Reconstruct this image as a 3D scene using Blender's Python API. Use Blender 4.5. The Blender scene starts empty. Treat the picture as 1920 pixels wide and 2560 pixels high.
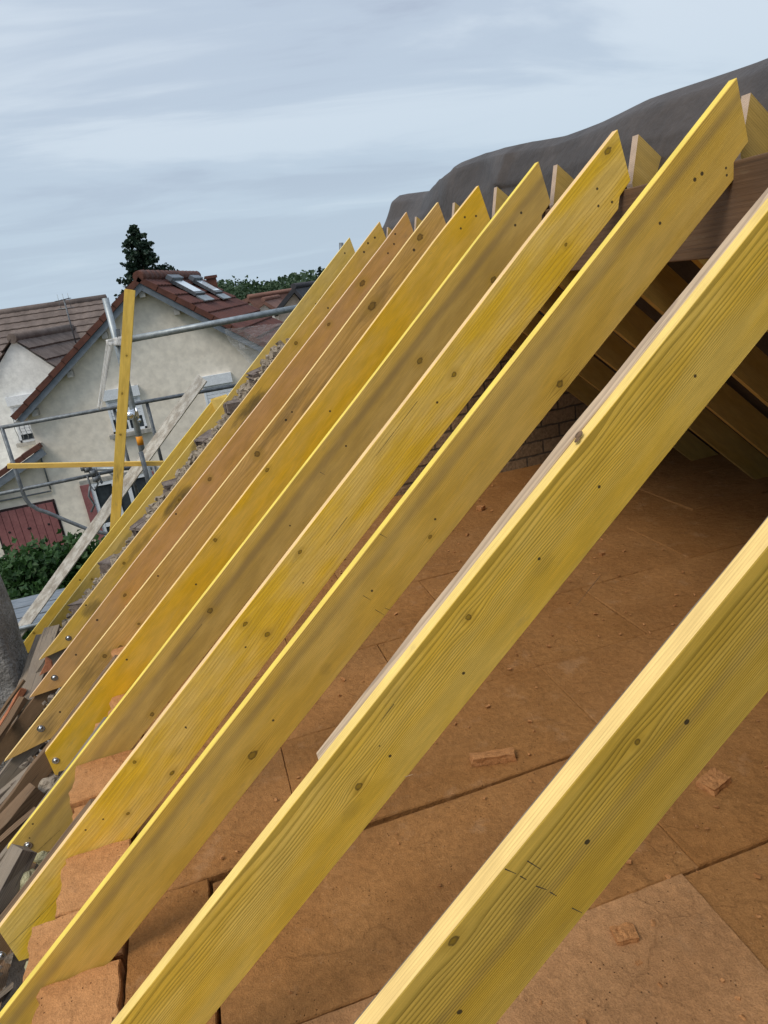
import bpy, bmesh, math, random
from math import sin, cos, tan, pi, sqrt, exp, atan2, radians, degrees
from mathutils import Vector, Matrix, noise as mnoise
random.seed(7)
SC = bpy.context.scene
COL = SC.collection

# ------------------------------------------------------------------ camera
CZ = 7.2
FPX = 1731.6                      # focal length in photo pixels (1920x2560)
YAW, PIT, ROL = radians(-13.60), radians(-18.72), radians(8.58)
RM = Matrix.Rotation(YAW, 3, 'Z') @ Matrix.Rotation(PIT, 3, 'X') @ Matrix.Rotation(ROL, 3, 'Y')
cd = bpy.data.cameras.new('camera'); cam = bpy.data.objects.new('camera', cd); COL.objects.link(cam)
cd.sensor_fit = 'VERTICAL'; cd.sensor_height = 36.0; cd.lens = FPX / 2560 * 36.0
cd.clip_start = 0.05; cd.clip_end = 2000
rt, fw, up = RM.col[0], RM.col[1], RM.col[2]
M = Matrix((( rt[0], up[0], -fw[0], 0), (rt[1], up[1], -fw[1], 0), (rt[2], up[2], -fw[2], CZ), (0, 0, 0, 1)))
cam.matrix_world = M
SC.camera = cam

# ------------------------------------------------------------------ node helper
class NT:
    def __init__(s, tree): s.t = tree; s.n = tree.nodes; s.l = tree.links
    def new(s, ty, **kw):
        nd = s.n.new(ty)
        for k, v in kw.items(): setattr(nd, k, v)
        return nd
    def put(s, sock, v):
        if v is None: return
        if isinstance(v, bpy.types.NodeSocket): s.l.new(v, sock)
        else:
            if isinstance(v, (tuple, list)) and len(v) == 3 and sock.type == 'RGBA': v = (*v, 1)
            sock.default_value = v
    def math(s, op, a, b=None, c=None, clamp=False):
        nd = s.new('ShaderNodeMath', operation=op, use_clamp=clamp)
        s.put(nd.inputs[0], a); s.put(nd.inputs[1], b); s.put(nd.inputs[2], c)
        return nd.outputs[0]
    def vmath(s, op, a, b=None, out=0):
        nd = s.new('ShaderNodeVectorMath', operation=op)
        s.put(nd.inputs[0], a); s.put(nd.inputs[1], b)
        return nd.outputs[out]
    def xyz(s, v):
        nd = s.new('ShaderNodeSeparateXYZ'); s.put(nd.inputs[0], v); return nd.outputs
    def comb(s, x, y, z):
        nd = s.new('ShaderNodeCombineXYZ')
        for i, v in enumerate((x, y, z)): s.put(nd.inputs[i], v)
        return nd.outputs[0]
    def noise(s, vec, scale=1.0, detail=3.0, rough=0.5, color=False, dist=0.0):
        nd = s.new('ShaderNodeTexNoise'); s.put(nd.inputs['Vector'], vec)
        nd.inputs['Scale'].default_value = scale; nd.inputs['Detail'].default_value = detail
        nd.inputs['Roughness'].default_value = rough; nd.inputs['Distortion'].default_value = dist
        return nd.outputs['Color' if color else 'Fac']
    def vor(s, vec, scale, feature='F1', out='Distance', rnd=1.0):
        nd = s.new('ShaderNodeTexVoronoi', feature=feature); s.put(nd.inputs['Vector'], vec)
        nd.inputs['Scale'].default_value = scale; nd.inputs['Randomness'].default_value = rnd
        return nd.outputs[out]
    def ss(s, v, a, b, lo=0.0, hi=1.0):
        nd = s.new('ShaderNodeMapRange', interpolation_type='SMOOTHSTEP'); s.put(nd.inputs[0], v)
        for i, k in enumerate((a, b, lo, hi)): s.put(nd.inputs[i + 1], k)
        return nd.outputs[0]
    def mix(s, f, a, b, mode='MIX'):
        nd = s.new('ShaderNodeMix', data_type='RGBA', blend_type=mode)
        s.put(nd.inputs[0], f); s.put(nd.inputs[6], a); s.put(nd.inputs[7], b)
        return nd.outputs[2]
    def bump(s, h, strength, dist=0.002, normal=None):
        nd = s.new('ShaderNodeBump'); s.put(nd.inputs['Height'], h)
        nd.inputs['Strength'].default_value = strength; nd.inputs['Distance'].default_value = dist
        if normal is not None: s.put(nd.inputs['Normal'], normal)
        return nd.outputs[0]
    def obj(s): return s.new('ShaderNodeTexCoord').outputs['Object']

def new_mat(name):
    m = bpy.data.materials.new(name); m.use_nodes = True
    t = NT(m.node_tree); b = m.node_tree.nodes['Principled BSDF']
    b.inputs['Specular IOR Level'].default_value = 0.3
    return m, t, b

# ------------------------------------------------------------------ sky + sun
SUN = Vector((-0.54, -0.33, 0.78)).normalized()
w = bpy.data.worlds.new("World"); SC.world = w; w.use_nodes = True
t = NT(w.node_tree); bg = w.node_tree.nodes['Background']
sky = t.new('ShaderNodeTexSky', sky_type='NISHITA', sun_disc=False)
sky.sun_elevation = math.asin(SUN.z); sky.sun_rotation = atan2(SUN.x, SUN.y); sky.air_density = 1.3; sky.dust_density = 3
g = t.new('ShaderNodeTexCoord').outputs['Generated']
x, y, z = t.xyz(g)
zc = t.math('ADD', t.math('MAXIMUM', z, 0.0), 0.10)
px, py = t.math('DIVIDE', x, zc), t.math('DIVIDE', y, zc)
p = t.comb(t.math('MULTIPLY', px, 0.55), t.math('MULTIPLY', py, 1.25), 2.3)
n1 = t.noise(p, 1.0, 6, 0.55, dist=0.4)
p2 = t.comb(t.math('MULTIPLY', px, 0.14), t.math('MULTIPLY', py, 0.40), 7.7)
n2 = t.noise(p2, 1.0, 3, 0.5)
cl = t.ss(t.math('ADD', t.math('MULTIPLY', n1, 0.62), t.math('MULTIPLY', n2, 0.52)), 0.42, 0.70)
dark = (4.2, 4.9, 6.2); mid = (5.35, 6.3, 7.55); light = (6.9, 7.8, 8.8)
c = t.mix(t.ss(cl, 0.0, 0.5), dark, mid); c = t.mix(t.ss(cl, 0.5, 1.0), c, light)
hz = t.ss(z, 0.02, 0.30, 1.0, 0.0)
c = t.mix(t.math('MULTIPLY', hz, 0.75), c, (5.4, 6.75, 8.0))
hi = t.ss(z, 0.55, 1.0, 1.0, 2.0)                 # overcast vault is brighter overhead
c = t.vmath('MULTIPLY', c, t.comb(hi, hi, hi))
c = t.mix(0.08, c, sky.outputs[0])
below = t.ss(z, -0.03, 0.0)
c = t.mix(below, (1.6, 1.6, 1.5), c)
t.put(bg.inputs[0], c); bg.inputs[1].default_value = 0.10

sd = bpy.data.lights.new('sun', 'SUN'); sd.energy = 2.05; sd.angle = radians(24); sd.color = (1.0, 0.93, 0.82)
so = bpy.data.objects.new('sun', sd); COL.objects.link(so)
so.rotation_euler = SUN.to_track_quat('Z', 'Y').to_euler()
SC.view_settings.view_transform = 'Standard'; SC.view_settings.look = 'None'
SC.view_settings.exposure = 0.0; SC.view_settings.gamma = 1.0
SC.cycles.max_bounces = 8; SC.cycles.diffuse_bounces = 5; SC.cycles.transparent_max_bounces = 12

# ------------------------------------------------------------------ measuring helpers (photo pixel -> point on a real plane)
CAMP = Vector((0, 0, CZ))
def ray(px, py): return RM @ Vector(((px - 960) / FPX, 1, -(py - 1280) / FPX))
def aty(px, py, Y): r = ray(px, py); return CAMP + r * (Y / r[1])
def atx(px, py, X): r = ray(px, py); return CAMP + r * (X / r[0])
def atz(px, py, Z): r = ray(px, py); return CAMP + r * ((Z - CZ) / r[2])
TH = radians(41.62); DD = 0.7647
DR = Vector((cos(TH), 0, sin(TH))); NN = Vector((-sin(TH), 0, cos(TH)))
def sl(p): q = p - CAMP; return q.dot(DR), q.dot(NN) + DD        # world -> slope coords (s along rafter, n above top plane)
def sw(s, Y, n): return CAMP + DR * s + NN * (n - DD) + Vector((0, Y, 0))
def slp(px, py, Y): return sl(aty(px, py, Y))

# ------------------------------------------------------------------ mesh helpers
class MB:
    def __init__(s): s.bm = bmesh.new()
    def face(s, pts, mi=0):
        try:
            f = s.bm.faces.new([s.bm.verts.new(p) for p in pts]); f.material_index = mi; return f
        except ValueError: return None
    def box(s, c, d, rot=None, mi=0, jit=0.0):
        c = Vector(c); R = rot.to_3x3() if rot is not None else Matrix.Identity(3)
        v = []
        for sx in (-.5, .5):
            for sy in (-.5, .5):
                for sz in (-.5, .5):
                    q = Vector((sx * d[0], sy * d[1], sz * d[2]))
                    if jit: q += Vector([random.uniform(-jit, jit) for _ in range(3)])
                    v.append(s.bm.verts.new(c + R @ q))
        for a in ((0,1,3,2),(4,6,7,5),(0,4,5,1),(2,3,7,6),(0,2,6,4),(1,5,7,3)):
            f = s.bm.faces.new([v[i] for i in a]); f.material_index = mi
        return s
    def prism(s, pts, vec, mi=0):
        """closed polygon pts extruded by vec"""
        vec = Vector(vec); a = [s.bm.verts.new(p) for p in pts]; b = [s.bm.verts.new(Vector(p) + vec) for p in pts]
        n = len(pts); fs = [s.bm.faces.new(a), s.bm.faces.new(list(reversed(b)))]
        for i in range(n): fs.append(s.bm.faces.new((a[i], b[i], b[(i + 1) % n], a[(i + 1) % n])))
        for f in fs: f.material_index = mi
        return s
    def tube(s, pts, r, seg=14, mi=0, cap=True):
        pts = [Vector(p) for p in pts]; rings = []
        rr = r if isinstance(r, (list, tuple)) else [r] * len(pts)
        prev = None
        for i, p in enumerate(pts):
            d = (pts[min(i + 1, len(pts) - 1)] - pts[max(i - 1, 0)]).normalized()
            a = d.orthogonal().normalized() if prev is None else (prev - d * prev.dot(d)).normalized()
            prev = a; b = d.cross(a)
            rings.append([s.bm.verts.new(p + (a * cos(2*pi*k/seg) + b * sin(2*pi*k/seg)) * rr[i]) for k in range(seg)])
        for i in range(len(rings) - 1):
            for k in range(seg):
                f = s.bm.faces.new((rings[i][k], rings[i][(k+1)%seg], rings[i+1][(k+1)%seg], rings[i+1][k])); f.smooth = True; f.material_index = mi
        if cap:
            s.bm.faces.new(list(reversed(rings[0]))).material_index = mi; s.bm.faces.new(rings[-1]).material_index = mi
        return s
    def dome(s, c, nrm, r, h, seg=14, rings=4, mi=0):
        nrm = Vector(nrm).normalized(); a = nrm.orthogonal().normalized(); b = nrm.cross(a); c = Vector(c); R = []
        for j in range(rings):
            ph = j / rings * pi / 2
            R.append([s.bm.verts.new(c + (a*cos(2*pi*k/seg) + b*sin(2*pi*k/seg)) * r * cos(ph) + nrm * h * sin(ph)) for k in range(seg)])
        tp = s.bm.verts.new(c + nrm * h)
        for j in range(rings - 1):
            for k in range(seg):
                f = s.bm.faces.new((R[j][k], R[j][(k+1)%seg], R[j+1][(k+1)%seg], R[j+1][k])); f.smooth = True; f.material_index = mi
        for k in range(seg):
            f = s.bm.faces.new((R[-1][k], R[-1][(k+1)%seg], tp)); f.smooth = True; f.material_index = mi
        return s
    def build(s, name, mats, parent=None, origin=None, bevel=0.0, fix=True):
        if fix: bmesh.ops.recalc_face_normals(s.bm, faces=s.bm.faces)
        if origin is not None: bmesh.ops.translate(s.bm, verts=s.bm.verts, vec=-Vector(origin))
        me = bpy.data.meshes.new(name); s.bm.to_mesh(me); s.bm.free()
        for m in (mats if isinstance(mats, (list, tuple)) else [mats]): me.materials.append(m)
        o = bpy.data.objects.new(name, me); COL.objects.link(o)
        if origin is not None: o.location = origin
        if parent is not None: o.parent = parent; 
        if bevel:
            md = o.modifiers.new('bevel', 'BEVEL'); md.width = bevel; md.segments = 2; md.limit_method = 'ANGLE'
        return o

def tag(o, label=None, cat=None, group=None, kind=None):
    if label: o['label'] = label
    if cat: o['category'] = cat
    if group: o['group'] = group
    if kind: o['kind'] = kind
    return o
def empty(name, loc, label, cat, group=None):
    o = bpy.data.objects.new(name, None); COL.objects.link(o); o.location = loc; o.empty_display_size = 0.1
    return tag(o, label, cat, group)
def sub(mb, name, mat, parent, **kw):
    """a part: mesh in world coordinates parented to a thing that only has a location"""
    o = mb.build(name, mat, **kw); loc = parent.location.copy(); q = parent.parent
    while q is not None: loc += q.location; q = q.parent
    o.parent = parent; o.location = o.location - loc
    return o

# ------------------------------------------------------------------ materials
def wood_mat(name, base, alt, latew, ring=0.004, pith=(0.03, 0.05), wav=0.012, seed=0.0, knots=(), nails=(), bands=(), lines=0.6, blotch=0.6,
             grey=0.0, saw=0.0, pw=1.0, cracks=0.0, blots=()):
    """knots: (s, n, radius)   nails: (s, n, r)   bands: (n centre, half width, strength) long stains  blots: (s,n,rs,rn,strength)"""
    m, t, b = new_mat(name)
    co = t.obj(); x, y, z = t.xyz(co)
    sv = t.comb(t.math('MULTIPLY', x, 1.1), t.math('MULTIPLY', y, 4.0), t.math('MULTIPLY', z, 5.0))
    sv = t.vmath('ADD', sv, (seed * 3.1, seed * 1.7, seed))
    wn = t.math('MULTIPLY', t.math('SUBTRACT', t.noise(sv, 1.0, 2, 0.5), 0.5), wav * 4)
    sv2 = t.vmath('ADD', t.comb(t.math('MULTIPLY', x, 7.0), t.math('MULTIPLY', y, 20.0), t.math('MULTIPLY', z, 24.0)), (seed, 0, 0))
    wn2 = t.math('MULTIPLY', t.math('SUBTRACT', t.noise(sv2, 1.0, 3, 0.6), 0.5), wav * 0.35)
    zz = t.math('ADD', t.math('ADD', z, wn), wn2)
    kd = []
    for (ks, kn, kr) in knots:
        kr = kr * 0.78
        dx = t.math('MULTIPLY', t.math('SUBTRACT', x, ks), 0.45); dz = t.math('SUBTRACT', z, kn)
        d2 = t.math('ADD', t.math('MULTIPLY', dx, dx), t.math('MULTIPLY', dz, dz))
        gsn = t.math('EXPONENT', t.math('MULTIPLY', d2, -1.0 / (kr * 3.2) ** 2))
        zz = t.math('SUBTRACT', zz, t.math('MULTIPLY', t.math('MULTIPLY', dz, gsn), 0.75))
        ov = 0.62 + 0.35 * ((abs(ks) * 37.7) % 1.0)
        dd = t.math('SQRT', t.math('ADD', t.math('POWER', t.math('MULTIPLY', t.math('SUBTRACT', x, ks), ov), 2.0), t.math('POWER', dz, 2.0)))
        kd.append((dd, kr))
    a1 = t.math('POWER', t.math('SUBTRACT', y, pith[0]), 2.0); a2 = t.math('POWER', t.math('SUBTRACT', zz, pith[1]), 2.0)
    rr = t.math('SQRT', t.math('ADD', a1, a2))
    slow = t.math('MULTIPLY', t.noise(t.comb(seed, 0, t.math('MULTIPLY', rr, 40)), 1.0, 1), 1.6)
    ph = t.math('ADD', t.math('DIVIDE', t.math('POWER', rr, pw) if pw != 1.0 else rr, ring), slow)
    fr = t.math('FRACT', ph)
    late = t.math('MULTIPLY', t.ss(fr, 0.25, 0.88), t.ss(fr, 0.90, 1.0, 1.0, 0.0))
    fib = t.noise(t.vmath('ADD', t.comb(t.math('MULTIPLY', x, 9), t.math('MULTIPLY', y, 420), t.math('MULTIPLY', z, 420)), (seed, 0, 0)), 1.0, 3, 0.6)
    bl = t.ss(t.noise(t.vmath('ADD', t.comb(t.math('MULTIPLY', x, 2.6), t.math('MULTIPLY', y, 8), t.math('MULTIPLY', z, 11)), (seed * 5, 3, 0)), 1.0, 4, 0.55), 0.36, 0.66)
    col = t.mix(t.math('MULTIPLY', bl, blotch), base, alt)
    col = t.mix(t.math('MULTIPLY', late, lines), col, latew)
    fb = t.ss(fib, 0.2, 0.8, 0.86, 1.12); col = t.vmath('MULTIPLY', col, t.comb(fb, fb, fb))
    bl2 = t.ss(t.noise(t.vmath('ADD', t.comb(t.math('MULTIPLY', x, 6), t.math('MULTIPLY', y, 12), t.math('MULTIPLY', z, 26)), (seed * 2, 9, 0)), 1.0, 4, 0.6), 0.3, 0.7, 0.90, 1.07)
    col = t.vmath('MULTIPLY', col, t.comb(bl2, bl2, bl2))
    # sparse grey dirt smears
    gm = t.ss(t.noise(t.vmath('ADD', t.comb(t.math('MULTIPLY', x, 5), t.math('MULTIPLY', y, 9), t.math('MULTIPLY', z, 16)), (seed * 7, 1, 4)), 1.0, 5, 0.62), 0.60, 0.74, 0.0, 0.30)
    col = t.mix(gm, col, (0.20, 0.16, 0.10))
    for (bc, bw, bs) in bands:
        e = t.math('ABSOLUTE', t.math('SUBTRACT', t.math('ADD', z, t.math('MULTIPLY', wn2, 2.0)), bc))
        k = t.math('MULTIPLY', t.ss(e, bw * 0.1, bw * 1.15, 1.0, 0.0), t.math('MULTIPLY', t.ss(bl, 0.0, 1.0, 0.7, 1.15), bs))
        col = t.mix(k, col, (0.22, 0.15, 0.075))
    for (s0, n0, rs, rn, st) in blots:
        q = t.math('ADD', t.math('POWER', t.math('DIVIDE', t.math('SUBTRACT', x, s0), rs), 2.0), t.math('POWER', t.math('DIVIDE', t.math('SUBTRACT', z, n0), rn), 2.0))
        q = t.math('ADD', q, t.math('MULTIPLY', t.math('SUBTRACT', bl2, 0.98), 5.0))
        q = t.math('ADD', q, t.math('MULTIPLY', t.math('SUBTRACT', fib, 0.5), 1.6))
        col = t.mix(t.ss(q, -0.2, 1.5, st * .36, 0.0), col, (0.085, 0.068, 0.04))
    for dd, kr in kd:
        wob = t.math('ADD', dd, t.math('MULTIPLY', t.math('SUBTRACT', fib, 0.5), kr * 0.5))
        halo = t.ss(wob, kr * 1.0, kr * 3.6, 0.38, 0.0)
        col = t.mix(halo, col, (0.46, 0.27, 0.03))
        irr = t.math('ADD', wob, t.math('MULTIPLY', t.math('SUBTRACT', t.noise(t.vmath('MULTIPLY', co, (70, 70, 110)), 1.0, 2), 0.5), kr * 0.9))
        disc = t.ss(irr, kr * 0.75, kr * 1.1, 0.80, 0.0)
        kc = t.mix(t.ss(irr, kr * 0.35, kr * 0.9), tuple(v * .33 for v in alt), (0.05, 0.03, 0.012))
        col = t.mix(disc, col, kc)
    for (ks, kn, kr) in nails:
        dd = t.math('SQRT', t.math('ADD', t.math('POWER', t.math('SUBTRACT', x, ks), 2.0), t.math('POWER', t.math('SUBTRACT', z, kn), 2.0)))
        col = t.mix(t.ss(dd, kr * 0.7, kr * 1.1, 0.9, 0.0), col, (0.025, 0.02, 0.015))
    if cracks:
        cn = t.noise(t.vmath('ADD', t.comb(t.math('MULTIPLY', x, 1.2), t.math('MULTIPLY', y, 60), t.math('MULTIPLY', z, 60)), (seed, 0, 0)), 1.0, 4, 0.7)
        col = t.mix(t.ss(cn, 0.58, 0.66, 0.0, cracks), col, (0.03, 0.022, 0.018))
    if grey:
        gn = t.noise(t.vmath('ADD', t.comb(t.math('MULTIPLY', x, 8), t.math('MULTIPLY', y, 30), t.math('MULTIPLY', z, 30)), (seed, 5, 0)), 1.0, 4, 0.6)
        col = t.mix(t.ss(gn, 0.3, 0.7, grey * 0.5, grey), col, (0.28, 0.25, 0.22))
    t.put(b.inputs['Base Color'], col); b.inputs['Roughness'].default_value = 0.75
    h = t.math('ADD', t.math('MULTIPLY', late, 0.55), fib)
    if saw:
        sw_ = t.noise(t.comb(t.math('MULTIPLY', t.math('ADD', x, t.math('MULTIPLY', z, 0.3)), 260), 0, t.math('MULTIPLY', z, 6)), 1.0, 1)
        h = t.math('ADD', h, t.math('MULTIPLY', sw_, saw))
    t.put(b.inputs['Normal'], t.bump(h, 0.45, 0.0012))
    return m

def flat_mat(name, c1, c2=None, scale=8.0, rough=0.8, bump=0.3, metal=0.0, detail=5, bd=0.01, stretch=(1, 1, 1), spots=0.0, spotc=(0.05, 0.05, 0.05), lo=0.35, hi=0.65):
    m, t, b = new_mat(name); co = t.vmath('MULTIPLY', t.obj(), stretch)
    n = t.noise(co, scale, detail, 0.6); n2 = t.noise(co, scale * 7.3, 4, 0.6)
    c2 = c2 or tuple(v * 0.7 for v in c1)
    col = t.mix(t.ss(n, lo, hi), c1, c2)
    k = t.ss(n2, 0.2, 0.8, 0.85, 1.12); col = t.vmath('MULTIPLY', col, t.comb(k, k, k))
    if spots:
        sp = t.ss(t.noise(t.vmath('ADD', co, (9.1, 2, 4)), scale * 3.1, 5, 0.7), 0.60, 0.72, 0.0, spots); col = t.mix(sp, col, spotc)
    t.put(b.inputs['Base Color'], col); b.inputs['Roughness'].default_value = rough; b.inputs['Metallic'].default_value = metal
    if bump: t.put(b.inputs['Normal'], t.bump(t.math('ADD', n2, n), bump, bd))
    return m

def fibre_mat(name, c1, c2, seed=0.0):
    m, t, b = new_mat(name); co = t.vmath('ADD', t.obj(), (seed, seed * 2, 0))
    big = t.noise(co, 2.2, 4, 0.6); mid = t.noise(co, 38, 4, 0.65); fine = t.noise(co, 230, 3, 0.65)
    col = t.mix(t.ss(big, 0.33, 0.67), c1, c2)
    k = t.ss(mid, 0.25, 0.75, 0.86, 1.12); col = t.vmath('MULTIPLY', col, t.comb(k, k, k))
    k = t.ss(fine, 0.25, 0.75, 0.80, 1.18); col = t.vmath('MULTIPLY', col, t.comb(k, k, k))
    pit = t.ss(t.vor(co, 60.0), 0.05, 0.16, 1.0, 0.0)
    pk = t.ss(t.noise(co, 14, 3), 0.52, 0.60)
    col = t.mix(t.math('MULTIPLY', t.math('MULTIPLY', pit, pk), 0.75), col, (0.05, 0.022, 0.01))
    fl = t.vor(t.vmath('MULTIPLY', t.vmath('ADD', co, t.vmath('MULTIPLY', t.noise(co, 20, 2, color=True), (0.05, 0.05, 0.05))), (1.0, 0.35, 1.0)), 75.0)
    col = t.mix(t.ss(fl, 0.03, 0.09, 0.5, 0.0), col, (0.62, 0.42, 0.24))
    wv = t.vmath('ADD', co, t.vmath('MULTIPLY', t.noise(co, 5, 4, 0.6, color=True), (.16, .16, .16)))
    ce = t.vor(wv, 2.6, feature='DISTANCE_TO_EDGE')
    ck = t.math('MULTIPLY', t.ss(ce, 0.004, 0.016, 1.0, 0.0), t.ss(t.noise(co, 3.1, 2), 0.52, 0.62))
    ck = t.math('MULTIPLY', ck, 0.16)
    col = t.mix(t.math('MULTIPLY', ck, 1.0), col, (0.07, 0.028, 0.01))
    wt = t.ss(t.noise(t.vmath('ADD', co, (3, 8, 1)), 7, 5, 0.65), 0.56, 0.72, 0.0, 0.25); col = t.mix(wt, col, (0.50, 0.30, 0.16))
    t.put(b.inputs['Base Color'], col); b.inputs['Roughness'].default_value = 0.95; b.inputs['Specular IOR Level'].default_value = 0.1
    h = t.math('ADD', t.math('MULTIPLY', mid, 1.6), fine); h = t.math('SUBTRACT', h, t.math('MULTIPLY', t.math('MULTIPLY', pit, pk), 1.6))
    h = t.math('ADD', h, t.math('MULTIPLY', t.noise(co, 6, 4, 0.65), 7.0)); h = t.math('SUBTRACT', h, t.math('MULTIPLY', ck, 1.8))
    t.put(b.inputs['Normal'], t.bump(h, 0.8, 0.0045))
    return m

def brick_mat(name, c1, c2, mortar, bw=0.22, bh=0.065):
    m, t, b = new_mat(name); x, y, z = t.xyz(t.obj())
    nd = t.new('ShaderNodeTexBrick'); t.put(nd.inputs['Vector'], t.comb(t.math('ADD', x, t.math('MULTIPLY', t.noise(t.obj(), 9, 2), 0.02)), t.math('ADD', z, t.math('MULTIPLY', t.noise(t.obj(), 6, 2), 0.03)), 0))
    nd.inputs['Scale'].default_value = 1.0; nd.inputs['Brick Width'].default_value = bw; nd.inputs['Row Height'].default_value = bh
    nd.inputs['Mortar Size'].default_value = 0.009; nd.inputs['Mortar Smooth'].default_value = 0.3
    t.put(nd.inputs['Color1'], c1); t.put(nd.inputs['Color2'], c2); t.put(nd.inputs['Mortar'], mortar)
    k = t.ss(t.noise(t.obj(), 30, 5, 0.65), 0.25, 0.75, 0.65, 1.25); col = t.vmath('MULTIPLY', nd.outputs['Color'], t.comb(k, k, k))
    t.put(b.inputs['Base Color'], col); b.inputs['Roughness'].default_value = 0.95
    h = t.math('SUBTRACT', t.noise(t.obj(), 50, 4), t.math('MULTIPLY', nd.outputs['Fac'], 2.0))
    t.put(b.inputs['Normal'], t.bump(h, 0.8, 0.01)); return m

YEL = (0.68, 0.50, 0.13); YEL2 = (0.60, 0.395, 0.055); OLV = (0.36, 0.245, 0.05)
CREAM = (0.80, 0.58, 0.27); BRN = (0.52, 0.33, 0.135); BRN2 = (0.58, 0.38, 0.12)
M_render = flat_mat('render_wall', (0.80, 0.725, 0.61), (0.755, 0.675, 0.56), 0.7, 0.95, 0.4, bd=0.008, spots=0.10, spotc=(0.5, 0.43, 0.33))
M_render_w = flat_mat('render_white', (0.82, 0.81, 0.77), (0.72, 0.71, 0.67), 1.1, 0.95, 0.3, bd=0.008, spots=0.2, spotc=(0.42, 0.41, 0.38))
M_tile = flat_mat('tile_brown', (0.115, 0.038, 0.025), (0.085, 0.028, 0.020), 2.2, 0.8, 0.3, spots=0.45, spotc=(0.05, 0.03, 0.025))
M_tile_red = flat_mat('tile_red', (0.135, 0.052, 0.034), (0.095, 0.038, 0.027), 4, 0.8, 0.3, spots=0.3, spotc=(0.09, 0.04, 0.03))
M_tile_old = flat_mat('tile_old', (0.175, 0.135, 0.115), (0.125, 0.095, 0.08), 2.5, 0.9, 0.4, spots=0.6, spotc=(0.30, 0.26, 0.22))
M_tile_dark = flat_mat('tile_slate', (0.06, 0.055, 0.06), (0.04, 0.04, 0.045), 3, 0.8, 0.2)
M_barge = flat_mat('barge_paint', (0.165, 0.185, 0.21), (0.13, 0.15, 0.17), 6, 0.6, 0.1)
M_white = flat_mat('white_paint', (0.74, 0.76, 0.78), (0.66, 0.68, 0.70), 5, 0.5, 0.05)
M_glass = flat_mat('window_glass', (0.05, 0.06, 0.065), (0.03, 0.035, 0.04), 2, 0.08, 0)
M_skyglass = flat_mat('skylight_glass', (0.80, 0.84, 0.86), (0.74, 0.79, 0.82), 2, 0.12, 0)
M_red = flat_mat('red_boards', (0.29, 0.115, 0.11), (0.24, 0.092, 0.09), 3, 0.7, 0.15, spots=0.4, spotc=(0.12, 0.04, 0.035))
M_stone = flat_mat('stone_sill', (0.40, 0.38, 0.34), None, 8, 0.9, 0.3)
M_galv = flat_mat('galvanised_steel', (0.36, 0.39, 0.40), (0.24, 0.265, 0.275), 14, 0.48, 0.15, metal=0.55, bd=0.001, spots=0.35, spotc=(0.55, 0.57, 0.57))
M_galv_dark = flat_mat('worn_steel', (0.21, 0.225, 0.235), (0.13, 0.14, 0.15), 18, 0.55, 0.15, metal=0.5, bd=0.001, spots=0.3, spotc=(0.36, 0.36, 0.35))
M_zinc = flat_mat('bright_zinc', (0.75, 0.75, 0.76), (0.6, 0.6, 0.6), 60, 0.22, 0.05, metal=1.0, bd=0.0004)
M_orange = flat_mat('orange_band', (0.80, 0.32, 0.02), (0.7, 0.26, 0.02), 30, 0.5, 0)
M_alu = flat_mat('deck_aluminium', (0.27, 0.29, 0.31), (0.16, 0.18, 0.20), 5, 0.45, 0.1, metal=0.4, stretch=(1, 9, 9))
M_conc = flat_mat('rough_render', (0.33, 0.305, 0.28), (0.20, 0.18, 0.16), 5, 0.98, 1.0, bd=0.03, spots=0.6, spotc=(0.06, 0.055, 0.05))
M_rubble = flat_mat('rubble', (0.34, 0.28, 0.22), (0.17, 0.125, 0.09), 18, 0.98, 1.0, bd=0.01, spots=0.5, spotc=(0.08, 0.06, 0.05))
M_terra = flat_mat('broken_terracotta', (0.50, 0.20, 0.095), (0.38, 0.14, 0.07), 12, 0.95, 0.6, bd=0.004)
M_wool = flat_mat('glass_wool', (0.66, 0.60, 0.36), (0.45, 0.40, 0.22), 40, 1.0, 1.0, bd=0.01)
M_dark = flat_mat('dark_dust', (0.07, 0.058, 0.048), (0.035, 0.028, 0.023), 12, 1.0, 0.8, bd=0.02)
M_tarp = flat_mat('tarp', (0.072, 0.057, 0.048), (0.050, 0.040, 0.034), 3, 0.5, 0.45, bd=0.012, detail=4)
M_brick = brick_mat('brick_wall', (0.34, 0.23, 0.135), (0.26, 0.175, 0.10), (0.11, 0.085, 0.06), 0.34, 0.125)
M_brickf = flat_mat('hollow_brick', (0.23, 0.18, 0.15), (0.13, 0.10, 0.085), 14, 0.95, 1.0, bd=0.012, spots=0.7, spotc=(0.34, 0.30, 0.25))
M_plaster = flat_mat('old_mortar', (0.38, 0.31, 0.23), (0.23, 0.18, 0.13), 12, 0.95, 0.8, bd=0.015, spots=0.4, spotc=(0.14, 0.11, 0.09))
M_soil = flat_mat('ground', (0.075, 0.095, 0.035), (0.10, 0.085, 0.05), 0.25, 1.0, 0.5)
M_bark = flat_mat('bark', (0.10, 0.07, 0.045), (0.06, 0.042, 0.03), 12, 0.95, 0.6)
M_old = wood_mat('weathered_wood', (0.27, 0.205, 0.14), (0.19, 0.14, 0.095), (0.09, 0.065, 0.042), 0.005, seed=3.0, grey=0.22, cracks=0.8, wav=0.006)
M_oldb = wood_mat('old_brown_wood', (0.21, 0.125, 0.065), (0.15, 0.088, 0.045), (0.08, 0.045, 0.022), 0.006, seed=5.0, cracks=0.6, wav=0.006)
M_oldp = wood_mat('aged_pale_wood', (0.58, 0.42, 0.27), (0.48, 0.34, 0.21), (0.28, 0.19, 0.13), 0.006, seed=6.0, cracks=0.35, wav=0.008)
M_tarp.node_tree.nodes['Principled BSDF'].inputs['Specular IOR Level'].default_value = 0.22
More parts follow.
